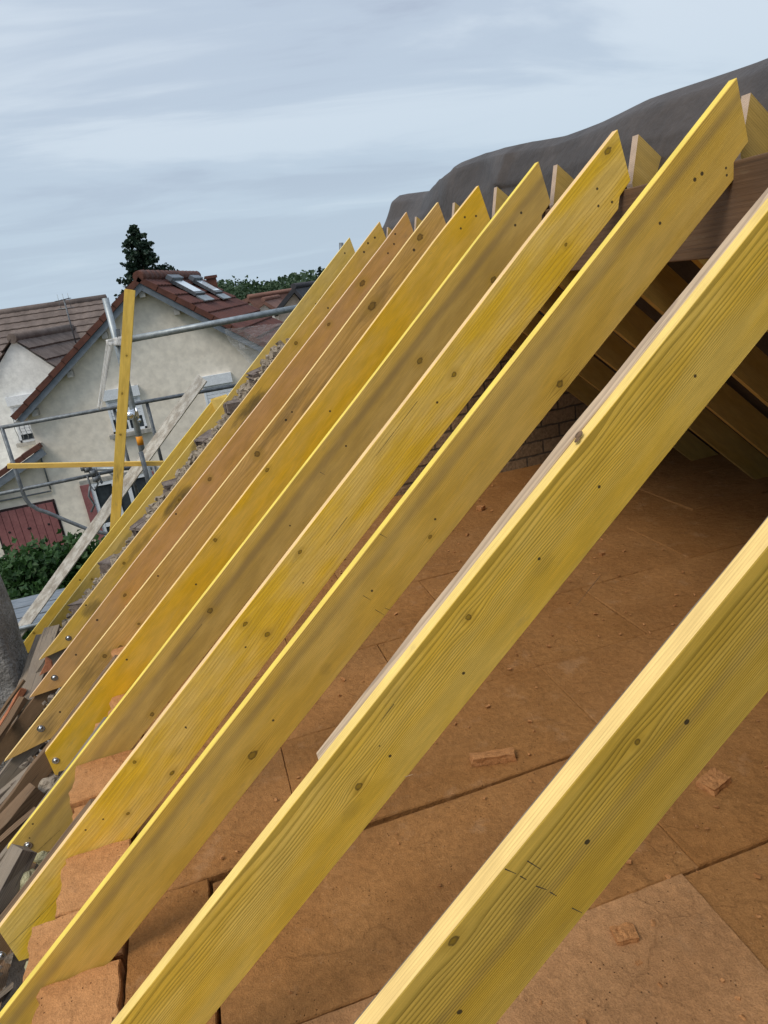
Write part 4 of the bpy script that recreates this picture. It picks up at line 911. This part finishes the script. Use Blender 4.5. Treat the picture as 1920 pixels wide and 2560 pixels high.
# annex on the left, flush
anx = [(-12.5, wy + .02, 0), (wl - .002, wy + .02, 0), (wl - .002, wy + .02, aty(95, 1125, wy).z), (aty(0, 1190, wy).x, wy + .02, aty(0, 1190, wy).z), (-8.0, wy + .02, 1.2)]
a1, a0 = aty(95, 1122, wy), aty(0, 1190, wy); ks = (a1.z - a0.z) / (a1.x - a0.x); xe = -6.6
anx = [(xe, wy + .02, 0), (wl - .002, wy + .02, 0), (wl - .002, wy + .02, a1.z - .05), (xe, wy + .02, a1.z - .05 - (wl - xe) * ks)]
sub(MB().prism(anx, GV), 'annex_wall', M_render, hs)
# roof slopes
rt_ = sub(tiles(MB(), (ax, HY, az - .03), GV + Vector((0, .3, 0)), Vector((rx - ax + .25, 0, -(rx - ax + .25) * tanp)), course=.46, wave=.30, step=.05, wamp=.03, du=.05), 'roof', M_tile, hs)
V2 = Vector((lf.x - ax, 0, lf.z - az))
sub(tiles(MB(), (ax, HY, az - .03), GV, V2, course=.46, wave=.3, step=.05, wamp=.03, du=.10), 'roof', M_tile, hs)
# verge tiles (red edge, stepped) and bargeboards
def verge(parent, x0, z0, x1, z1, yv, n, mat, drop=.13, wid=.16):
    mb = MB()
    for k in range(n):
        f0, f1 = k / n, (k + 1) / n
        p0 = Vector((x0 + (x1-x0)*f0, yv, z0 + (z1-z0)*f0)); p1 = Vector((x0 + (x1-x0)*(f1 + .004), yv, z0 + (z1-z0)*(f1+.004)))
        d_ = (p1 - p0).normalized(); nn = Vector((-d_.z, 0, d_.x)); nn = nn if nn.z > 0 else -nn
        L_ = (p1 - p0).length
        mb.prism([p0 + nn * .015, p1 + nn * .035, p1 + nn * (.02 - drop), p0 + nn * (.015 - drop)], (0, wid, 0))
    return sub(mb, 'verge_tiles', mat, parent)
verge(hs, ax, az, lf.x, lf.z, HY - .02, 10, M_tile_red); verge(hs, ax, az, rx + .25, az - (rx + .25 - ax) * tanp, HY - .02, 10, M_tile_red)
def barge(parent, x0, z0, x1, z1, yv, d0=.13, d1=.33, mat=M_barge):
    p0, p1 = Vector((x0, yv, z0)), Vector((x1, yv, z1)); d_ = (p1 - p0).normalized(); nn = Vector((-d_.z, 0, d_.x)); nn = nn if nn.z > 0 else -nn
    return sub(MB().prism([p0 - nn * d0 * (1 if x0 != x1 else 1), p1 - nn * d0, p1 - nn * d1, p0 - nn * d1], (0, .05, 0)), 'bargeboard', mat, parent)
barge(hs, ax, az, lf.x + .02, lf.z + .02 * tanp, HY + .02, .12, .26); barge(hs, ax + .001, az, rx + .2, az - (rx + .2 - ax) * tanp, HY + .022, .12, .26)
# soffit
for sgn in (-1, 1):
    x1 = ax + sgn * (ax - lf.x); d_ = Vector((x1 - ax, 0, -(abs(x1 - ax)) * tanp))
    o0 = Vector((ax, HY + .05, az - .24))
    sub(MB().prism([o0, o0 + d_, o0 + d_ + GV, o0 + GV], (0, 0, .08)), 'soffit', M_stone, hs)
# ridge tiles
mb = MB()
for k in range(14):
    p0 = Vector((ax, HY, az + .0)) + GV * (k / 14) * .98; p1 = Vector((ax, HY, az + .02)) + GV * ((k + 1.06) / 14) * .98
    mb.tube([p0, p1], [.135, .155], 12)
sub(mb, 'ridge_tiles', M_tile_red, hs)
# purlin ends
for (a, b_) in ((352, 722), (258, 825), (172, 925), (84, 1022), (440, 772), (606, 868)):
    p_ = aty(a, b_, HY + .1); sub(MB().box((p_.x, HY + .22, roofz(p_.x, .40)), (.14, .30, .16)), 'purlin_end', M_stone, hs)
# gable windows with roller shutters
def gwin(px0, py0, px1, py1, width_to, zbot, parent, sill=True, shut=1.0, Yw=None, railing=False, wall_m=M_white):
    Yw = Yw or wy; a, b_ = aty(px0, py0, Yw), aty(px1, py1, Yw); zt = (a.z + b_.z) / 2; x0, x1 = a.x, b_.x; W_ = x1 - x0
    root_ = empty('window', Vector((x0, Yw, zbot)) - parent.location, None, None); root_.parent = parent
    def sb(mb, n_, m_): return sub(mb, n_, m_, root_)
    f = MB()
    fr = .06
    f.box(((x0 + x1)/2, Yw - .02, zbot + fr/2), (W_, .08, fr)); f.box((x0 + fr/2, Yw - .02, (zt+zbot)/2), (fr, .08, zt - zbot)); f.box((x1 - fr/2, Yw - .02, (zt+zbot)/2), (fr, .08, zt - zbot)); f.box(((x0+x1)/2, Yw - .015, (zt+zbot)/2), (.06, .06, (zt-zbot)*.99))
    sb(f, 'frame', M_white)
    sb(MB().box(((x0+x1)/2, Yw - .05, zt - .13), (W_ + .06, .14, .26)), 'shutter_box', M_white)
    zs = zt - .26 - (zt - .26 - zbot - .06) * shut
    s_ = MB(); z_ = zt - .26
    while z_ > zs + .02:
        s_.box(((x0+x1)/2, Yw - .035, z_ - .027), (W_ - .10, .022, .082)); z_ -= .09
    sb(s_, 'roller_shutter', M_white)
    sb(MB().box(((x0+x1)/2, Yw - .005, (zt+zbot)/2), (W_ - .1, .02, zt - zbot - .1)), 'glass', M_glass)
    if sill: sb(MB().box(((x0+x1)/2, Yw - .08, zbot - .05), (W_ + .22, .24, .10)), 'sill', M_stone)
    if railing:
        r_ = MB(); r_.tube([(x0, Yw - .16, zbot + .75), (x1, Yw - .16, zbot + .75)], .014, 6); r_.tube([(x0, Yw - .16, zbot + .08), (x1, Yw - .16, zbot + .08)], .012, 6)
        n = 7
        for k in range(n + 1):
            xx = x0 + W_ * k / n; r_.tube([(xx + .02 * sin(q * 1.4), Yw - .16 - .03 * sin(q * .9), zbot + .08 + .67 * q / 6) for q in range(7)], .010, 5)
        sb(r_, 'railing', M_galv_dark)
    return root_
zb1 = aty(320, 1083, wy).z
gwin(256, 976, 342, 963, 0, zb1 + .05, hs, shut=.58); gwin(500, 942, 573, 930, 0, zb1 + .05, hs, shut=1.0)
# red garage doors
g0, g1 = aty(2, 1277, wy), aty(133, 1257, wy); zt = (g0.z + g1.z) / 2
gd = empty('garage_door', Vector((g0.x, wy, 0)) - hs.location, None, None); gd.parent = hs
mb = MB(); nb = 8; x0_, x1_ = g0.x - .2, g1.x
for k in range(nb):
    bw_ = (x1_ - x0_) / nb; mb.box((x0_ + bw_ * (k + .5), wy - .03, zt / 2), (bw_ - .012, .06, zt))
sub(mb, 'door_boards', M_red, gd); sub(MB().box(((x0_+x1_)/2, wy - .002, zt/2 + .03), (x1_ - x0_ + .1, .03, zt + .06)), 'door_frame', flat_mat('door_dark', (.05, .03, .03)), gd)
mb = MB()
for xx in (x0_ + .25, x0_ + .75, x1_ - .75, x1_ - .25):
    for zz_ in (zt * .35, zt * .8): mb.dome((xx, wy - .06, zz_ + .1 * (xx > 0)), (0, -1, 0), .035, .02, 8, 3)
sub(mb, 'studs', flat_mat('dark_iron', (.03, .02, .02)), gd)
# french window with opened red shutters
f0, f1 = aty(200, 1214, wy), aty(300, 1195, wy); ft = f0.z
fwx = f0.x
fd = empty('french_window', Vector((fwx, wy, 0)) - hs.location, None, None); fd.parent = hs
W2 = 1.5; zb_ = ft - 2.15
sub(MB().box((fwx + .12, wy - .06, ft - 1.07), (.24, .05, 2.15)), 'shutter', M_red, fd); sub(MB().box((fwx + .24 + W2 + .14, wy - .06, ft - 1.07), (.24, .05, 2.15)), 'shutter', M_red, fd)
mb = MB(); xx0 = fwx + .26
for xx in (xx0 + .03, xx0 + W2 * .38, xx0 + W2 * .62, xx0 + W2 - .03): mb.box((xx, wy - .02, ft - 1.07), (.10, .07, 2.15))
for zz_ in (ft - .05, ft - 1.2, ft - 2.1): mb.box((xx0 + W2/2, wy - .018, zz_), (W2, .06, .10))
sub(mb, 'frame', M_white, fd); sub(MB().box((xx0 + W2/2, wy - .004, ft - 1.07), (W2, .02, 2.14)), 'glass', M_glass, fd)
sub(MB().box((xx0 + W2/2, wy - .03, ft + .06), (W2 + .5, .06, .12)), 'lintel', M_stone, fd)
# downpipe, string course, annex roof edge
dx = aty(118, 1190, wy).x
zt_ = a1.z; sub(MB().tube([(wl + .02, wy - .05, zt_), (wl + .02, wy - .05, aty(130, 1222, wy).z)], .02, 8), 'cable_conduit', M_galv_dark, hs)
zc_ = aty(60, 1240, wy).z; sub(MB().tube([(wl + .02, wy - .05, zc_), (xe, wy - .05, zc_)], .02, 8), 'cable_conduit', M_galv_dark, hs)
verge(hs, a1.x + .10, a1.z + .10 * ks + .10, xe, a1.z + .10 - (a1.x - xe) * ks, wy - .36, 6, M_tile_red, .12, .3); barge(hs, a1.x + .10, a1.z + .10 * ks + .10, xe, a1.z + .10 - (a1.x - xe) * ks, wy - .34, .12, .30)
sub(MB().box((a1.x + .02, wy - .14, a1.z - .12), (.16, .3, .16)), 'purlin_end', M_stone, hs)
sub(tiles(MB(), (a1.x + .1, wy - .3, a1.z + .12), Vector((0, .32, 0)) , Vector((xe - a1.x, 0, -(a1.x - xe) * ks)), du=.1), 'annex_roof', M_tile, hs)
# skylights on the right slope
SU = GV.normalized(); SV = Vector((1, 0, -tanp)).normalized(); SN = SU.cross(SV); SN = SN if SN.z > 0 else -SN
def on_slope(px, py):
    r = ray(px, py); O = Vector((ax, HY, az)); k = (O - CAMP).dot(SN) / r.dot(SN); return CAMP + r * k
for (t0, t1, b1, b0) in (((421, 708), (449, 708), (507, 744), (486, 747)), ((477, 707), (500, 708), (552, 741), (536, 744))):
    P0, P1, P2, P3 = [on_slope(*q) for q in (t0, t1, b1, b0)]
    sk = empty('skylight', P0 - hs.location, None, None); sk.parent = hs
    u_len = max(.7, (P1 - P0).dot(SU)); v_len = (P3 - P0).dot(SV)
    R = Matrix((SU, SV, SN)).transposed(); c0 = P0 + SU * u_len / 2 + SV * v_len / 2 + SN * .08
    f = MB()
    for sg in (-1, 1):
        f.box(c0 + SU * sg * (u_len/2 - .04), (.055, v_len, .09), R); f.box(c0 + SV * sg * (v_len/2 - .04), (u_len, .07, .09), R)
    sub(f, 'frame', M_galv_dark, sk); sub(MB().box(c0 + SN * .02, (u_len - .16, v_len - .2, .05), R), 'pane', M_skyglass, sk)
    sub(MB().box(c0 - SV * (v_len/2 + .03) + SN * .06, (u_len + .1, .16, .12), R), 'hood', M_barge, sk)
    sub(MB().box(c0 + SV * (v_len/2 + .16) - SN * .03, (u_len + .1, .26, .04), R), 'apron', M_galv, sk)
cp_ = on_slope(533, 722); sub(MB().box(cp_ + Vector((0, 0, .1)), (.3, .3, .45)).box(cp_ + Vector((0, 0, .36)), (.38, .38, .08)), 'chimney', M_tile_red, hs)

# ------------------------------------------------------------------ white house on the left with brown tiles
LY = 24.0
r0 = aty(-40, 791.5, 27.5); r1 = aty(262, 743, 27.5)
lh = empty('white_house', (r0.x, LY, 0), 'white rendered house with weathered brown tiles and a cross gable at the left edge', 'house')
zR = (r0.z + r1.z) / 2; xl0, xr1 = r0.x - 4, r1.x; tp = tan(radians(37)); dy = 4.6
sub(tiles(MB(), (xl0, 27.5, zR), (xr1 - xl0, 0, 0), (0, -dy, -dy * tp), course=.33, wave=.30, step=.04, wamp=.02, du=.075), 'roof', M_tile_old, lh)
sub(tiles(MB(), (xl0, 27.5, zR), (xr1 - xl0, 0, 0), (0, dy, -dy * tp), course=.33, du=.3), 'roof', M_tile_old, lh)
sub(MB().tube([(xl0, 27.5, zR + .0), (xr1 + .05, 27.5, zR + .0)], .13, 10), 'ridge_tiles', M_tile_old, lh)
sub(MB().prism([(xr1 - .25, 27.5 - dy + .4, 0), (xr1 - .25, 27.5 - dy + .4, zR - (dy - .4) * tp - .12), (xr1 - .25, 27.5, zR - .15), (xr1 - .25, 27.5 + dy - .4, zR - (dy - .4) * tp - .12), (xr1 - .25, 27.5 + dy - .4, 0)], (xl0 - xr1 + .5, 0, 0)), 'wall', M_render_w, lh)
verge_m = MB(); verge_m.prism([(xr1 - .05, 27.5, zR + .08), (xr1 - .05, 27.5 - dy, zR - dy * tp + .08), (xr1 - .05, 27.5 - dy, zR - dy * tp - .08), (xr1 - .05, 27.5, zR - .08)], (.12, 0, 0)); sub(verge_m, 'verge_tiles', M_tile_red, lh)
# cross gable
cY = 22.6; ca = aty(33, 851, cY); cr = aty(140, 921, cY); tc = (ca.z - cr.z) / (cr.x - ca.x); hw = 2.6
e1 = aty(149, 822, 25.6); CU = Vector((e1.x - ca.x, 3.0, 0))
cgw = [(ca.x - hw, cY, 0), (ca.x + hw, cY, 0), (ca.x + hw, cY, ca.z - hw * tc), (ca.x, cY, ca.z), (ca.x - hw, cY, ca.z - hw * tc)]
sub(MB().prism(cgw, CU), 'cross_gable', M_render_w, lh)
sub(tiles(MB(), (ca.x, cY - .12, ca.z + .06), CU * 1.35, (hw + .2, 0, -(hw + .2) * tc), course=.50, wave=.3, step=.055, wamp=.02, du=.08), 'cross_roof', M_tile_old, lh)
sub(tiles(MB(), (ca.x, cY - .12, ca.z + .06), CU * 1.35, (-hw - .2, 0, -(hw + .2) * tc), course=.50, step=.055, du=.12), 'cross_roof', M_tile_old, lh)
sub(MB().tube([Vector((ca.x, cY - .12, ca.z + .06)), Vector((ca.x, cY - .12, ca.z + .06)) + CU * 1.3], .14, 10), 'ridge_tiles', M_tile_old, lh)
wb = aty(45, 1108, cY - .01).z
gwin(17, 993, 100, 979, 0, wb, lh, sill=True, shut=.80, Yw=cY - .01, railing=True)
# antenna
an = aty(190, 858, 24.3); at_ = aty(170, 748, 24.3)
aroot = empty('tv_antenna', (an.x, 24.3, an.z), 'thin television antenna standing on the weathered brown roof', 'antenna')
sub(MB().tube([an, (an.x, 24.3, at_.z)], .022, 8), 'mast', M_galv_dark, aroot)
mb = MB()
for k in range(6): mb.tube([(an.x - .22, 24.1 + k * .08 - .2, at_.z - .02 + .0 * k), (an.x + .22, 24.1 + k * .08 - .2, at_.z + .02)], .009, 5)
mb.tube([(an.x, 23.8, at_.z), (an.x, 24.6, at_.z)], .012, 6)
for k in range(3): mb.tube([(an.x - .15 + .15 * k, 24.3, at_.z - .25), (an.x - .15 + .15 * k, 24.3, at_.z + .18)], .008, 5)
mb.tube([(an.x - .25, 24.3, at_.z - .25), (an.x + .25, 24.3, at_.z - .25)], .008, 5)
sub(mb, 'dipoles', M_galv, aroot)

# ------------------------------------------------------------------ far houses
def far_house(Y, apx, lpx, rpx, roofm, wallm, label, depth=8.0, dxv=2.0, name='distant_house', wins=()):
    a, l_, r_ = aty(*apx, Y), aty(*lpx, Y), aty(*rpx, Y); D_ = Vector((dxv, depth, 0)); root_ = empty(name, (a.x, Y, 0), label, 'house')
    sub(MB().prism([(l_.x + .2, Y, 0), (r_.x - .2, Y, 0), (r_.x - .2, Y, r_.z), (a.x, Y, a.z - .1), (l_.x + .2, Y, l_.z)], D_), 'wall', wallm, root_)
    mb = MB(); o_ = Vector((0, -.25, 0))
    for e in (l_, r_): mb.prism([a + o_ + Vector((0, 0, .1)), e + o_ + Vector((0, 0, .1)), e + o_ - Vector((0, 0, .12)), a + o_ - Vector((0, 0, .12))], D_ * 1.05)
    sub(mb, 'roof', roofm, root_)
    sub(MB().tube([a + o_ + Vector((0, 0, .12)), a + o_ + D_ * 1.05 + Vector((0, 0, .12))], .12, 8), 'ridge_tiles', roofm, root_)
    for (wx, wy_) in wins:
        q = aty(wx, wy_, Y); sub(MB().box((q.x, Y - .02, q.z), (.9, .06, 1.2)), 'window', M_glass, root_)
    return root_
M_tile_far = flat_mat('tile_far', (0.22, 0.115, 0.085), (0.17, 0.09, 0.07), 2, 0.9, 0.2)
M_peach = flat_mat('peach_wall', (.60, .47, .37), (.54, .42, .33), 1.5, .95, .2)
far_house(30, (732, 724), (683, 785), (800, 800), M_tile_dark, M_peach, 'peach walled house with dark slate gable roof right of the red tiled roof', 9, 3.5)
far_house(38, (657, 755), (636, 772), (694, 778), M_tile_far, M_render_w, 'small white gabled house with red brown roof beyond the cream house', 9, 3.2)
far_house(41, (620, 748), (560, 775), (660, 790), M_tile_far, M_render, 'low house with a long brown roof between the cream house and the trees', 3, 6.0)
far_house(58, (683, 735), (673, 750), (700, 752), M_tile_old, M_render_w, 'tiny pale gabled house in front of the tree line', 6, 2.5)
far_house(56, (704, 742), (692, 752), (715, 756), M_tile_old, M_render, 'tiny brown roofed house next to the pale one in front of the tree line', 6, 2.5)

# ------------------------------------------------------------------ trees
def leaf_quad(mb, c_, r_, rng, shape=0, droop=.0):
    d = Vector((rng.uniform(-1, 1), rng.uniform(-1, 1), rng.uniform(-.8, .9) - droop)).normalized(); s_ = d.orthogonal().normalized(); s_ = (Matrix.Rotation(rng.uniform(0, 6.28), 3, d) @ s_); n_ = d.cross(s_)
    a = r_ * rng.uniform(.7, 1.25)
    if shape == 1:   # lobed leaf, slightly folded
        pts = [c_, c_ + d * a * .45 + s_ * a * .55 + n_ * a * .12, c_ + d * a * .75 + s_ * a * .18, c_ + d * a * 1.25, c_ + d * a * .75 - s_ * a * .18, c_ + d * a * .45 - s_ * a * .55 + n_ * a * .12]
    else: pts = [c_ - s_ * a * .4, c_ + d * a * .5 - s_ * a * .35 + n_ * a * .1, c_ + d * a * .9, c_ + d * a * .45 + s_ * a * .45, c_ + s_ * a * .35]
    mb.face(pts)
def tree(name, base, h, blobs, nleaf, lr, mleaf, label, cat='tree', trunk=.15, seed=1, group=None, shape=0):
    """blobs: (dx,dy,z,rx,ry,rz) foliage masses"""
    rng = random.Random(seed); base = Vector(base); root_ = empty(name, base, label, cat, group)
    t_ = MB(); top_ = base + Vector((0, 0, h * .8)); t_.tube([base, base + Vector((h * .02, 0, h * .4)), top_], [trunk, trunk * .7, trunk * .2], 8)
    for bl_ in blobs:
        t_.tube([base + Vector((0, 0, max(.1, (bl_[2]) * .55))), base + Vector((bl_[0] * .6, bl_[1] * .6, bl_[2] * .85)), base + Vector(bl_[:3])], [trunk * .4, trunk * .22, trunk * .08], 6)
    sub(t_, 'trunk', M_bark, root_)
    mb = MB(); tot = sum(b_[3] * b_[4] + b_[5] for b_ in blobs)
    for bl_ in blobs:
        n = int(nleaf * (bl_[3] * bl_[4] + bl_[5]) / tot); ncl = max(6, n // 22)
        for _ in range(ncl):
            v = Vector((rng.gauss(0, 1), rng.gauss(0, 1), rng.gauss(0, 1))).normalized() * (rng.random() ** .38)
            cc = base + Vector(bl_[:3]) + Vector((v.x * bl_[3], v.y * bl_[4], v.z * bl_[5]))
            cr_ = lr * rng.uniform(1.5, 3.2)
            for _k in range(max(1, n // ncl)):
                q = Vector((rng.gauss(0, .5), rng.gauss(0, .5), rng.gauss(0, .42))) * cr_
                leaf_quad(mb, cc + q, lr, rng, shape)
    sub(mb, 'crown', mleaf, root_, fix=False); return root_
def blobset(rng, n, R, z0, z1, rr_):
    out = []
    for _ in range(n):
        f = rng.random(); zz_ = z0 + (z1 - z0) * f; k = sin(pi * (.2 + .75 * f)); a = rng.uniform(0, 6.28); out.append((cos(a) * R * k * rng.random() ** .5, sin(a) * R * k * rng.random() ** .5, zz_, rr_ * rng.uniform(.7, 1.2), rr_ * rng.uniform(.7, 1.2), rr_ * rng.uniform(.55, .9)))
    return out
# fig tree below the far scaffold
fy = 12.5
for k, (pxx, pyy, lb, rad) in enumerate([(100, 1375, 'leafy green fig tree in front of the red garage doors', 1.25), (262, 1440, 'leafy green shrub low beside the french window', 1.0), (-8, 1385, 'green tree crown cut by the left edge of the photo', .45)]):
    q = aty(pxx, pyy, fy + k * .3); rng = random.Random(k + 5); hh = q.z + .1
    bs = blobset(rng, 16 if k < 2 else 8, rad, hh - 1.9, hh - .25, .52)
    tree('fig_tree' if k != 1 else 'shrub', (q.x, q.y, 0), hh, bs, 6500 if k == 0 else 4500, .125, M_leaf_fig, lb, 'tree' if k != 1 else 'shrub', .09, 11 + k, shape=1)
q = aty(60, 1445, 13.6); tree('shrub', (q.x, q.y, 0), q.z, blobset(random.Random(9), 16, 1.9, .4, q.z, .7), 5500, .13, M_leaf_fig, 'dark green bushes filling the gap under the fig tree', 'shrub', .07, 15, shape=1)
# far line of trees
TL = [(452, 716, 62), (480, 702, 66), (518, 708, 64), (548, 700, 70), (592, 703, 62), (612, 716, 58), (640, 712, 66), (668, 716, 64), (695, 700, 66), (722, 710, 62), (748, 708, 72), (772, 704, 74), (800, 702, 78), (830, 704, 80), (860, 700, 80)]
ADJ = ['left end, half behind the tiled roof, of', 'tall rounded one next to the skylights in', 'dark low dome in', 'highest wide crown in', 'second tall crown from the ridge end in', 'small dip filling crown in', 'flat topped crown in', 'crown above the low brown roof in', 'rounded tall crown above the tiny houses in', 'crown left of the slate roof in',
       'crown above the slate roof in', 'hazy crown right of the slate roof in', 'last crown seen before the rafters in', 'crown hidden mostly by the far rafter in', 'rightmost crown behind the rafters in']
for k, (pxx, pyy, Y) in enumerate(TL):
    q = aty(pxx, pyy + 10, Y); rng = random.Random(k + 90); hh = q.z
    tree('broadleaf_tree', (q.x, q.y, 0), hh, blobset(rng, 14, 2.9, hh * .4, hh - .5, 1.3), 3600, .26, M_leaf_far, 'green tree, %s the distant tree line' % ADJ[k], 'tree', .22, k + 30, 'distant trees along the horizon')
# low far wood reading as one mass
rng = random.Random(77); mb = MB()
for k in range(16000):
    X = rng.uniform(aty(455, 740, 107).x, 75); Y = rng.uniform(95, 120); hh = 9.0 + 1.6 * mnoise.noise(Vector((X * .12, 0, 0))) + .8 * mnoise.noise(Vector((X * .5, 0, 3)))
    leaf_quad(mb, Vector((X, Y, rng.random() ** .5 * hh)), .55, rng)
tag(mb.build('distant_wood', M_leaf_far, fix=False), 'low dark green wood along the horizon', 'wood', kind='stuff')
# conifers
def conifer(px, ptop, Y, halfw_px, pbot, label, seed, n=9000, lr=.16):
    tp_ = aty(px, ptop, Y); rng = random.Random(seed); H_ = tp_.z; R = halfw_px / FPX * Y * 1.35; root_ = empty('conifer_tree', (tp_.x, Y, 0), label, 'tree')
    sub(MB().tube([(tp_.x, Y, 0), (tp_.x, Y, H_)], [.28, .03], 8), 'trunk', M_bark, root_)
    mb = MB(); zb = aty(px, pbot, Y).z; span = H_ - zb + 1.5
    z_ = H_
    while z_ > H_ - span:
        f = (H_ - z_) / span; rad = R * (f ** .75) * 1.08 + .05; nb_ = 4 + int(f * 7)
        for b_ in range(nb_):
            a = rng.uniform(0, 6.28); L_ = rad * rng.uniform(.45, 1.18); dr_ = Vector((cos(a), sin(a), -.18 - .15 * f))
            for k in range(int(n / 260)):
                u = rng.random() ** .7; c_ = Vector((tp_.x, Y, z_)) + dr_ * L_ * u + Vector((0, 0, .22 * u * u * L_)) + Vector((rng.gauss(0, .045), rng.gauss(0, .045), rng.gauss(0, .04))) * (1 + f)
                leaf_quad(mb, c_, lr, rng, 0, .5)
        z_ -= .17 + .12 * rng.random()
    sub(mb, 'crown', M_leaf_con, root_, fix=False)
conifer(334, 568, 45, 66, 715, 'tall dark conifer rising behind the cream house ridge', 3, 20000, .19)
conifer(798, 670, 60, 14, 705, 'small distant conifer just left of the far rafter top', 5, 3000, .16)
# metal post stub beyond the ridge end
root = empty('vent_post', aty(855, 625, 6.9), 'short grey metal post sticking up behind the far rafter peak', 'post')
sub(MB().tube([aty(855, 660, 7.2), aty(853, 607, 7.2)], .022, 12), 'tube', M_galv_dark, root)
# near gable, added unseen to block light from behind; also far side eave wall
mb = MB(); mb.prism([(-1.4, -4.2, 0), (-1.4, -4.2, 4.7), (1.6, -4.2, 7.3), (5.2, -4.2, 4.0), (5.2, -4.2, 0)], (0, -.2, 0)); tag(mb.build('rear_gable_light_block', M_brick), 'unseen brick gable wall added behind the camera to keep light out of the attic', 'wall')
mb = MB(); mb.box((5.0, .9, 2.6), (.3, 10.2, 5.1)); tag(mb.build('far_eave_wall', M_conc), 'house wall under the far eave of the covered slope', 'wall')

# unseen cover added on the near slope behind the camera to darken the attic
mb = MB(); n = 12
for k in range(n):
    a, b_ = -4.2 + 3.95 * k / n, -4.2 + 3.95 * (k + 1) / n
    mb.face([sw(-2.4, a, .01 + .01 * (k % 2)), sw(-2.4, b_, .01 + .01 * ((k + 1) % 2)), sw(1.46, b_, .01 + .01 * ((k + 1) % 2)), sw(1.46, a, .01 + .01 * (k % 2))])
o = mb.build('tarpaulin', M_tarp); md = o.modifiers.new('solid', 'SOLIDIFY'); md.thickness = .004
tag(o, 'unseen tarpaulin added over the near slope behind the camera to darken the attic', 'tarpaulin')
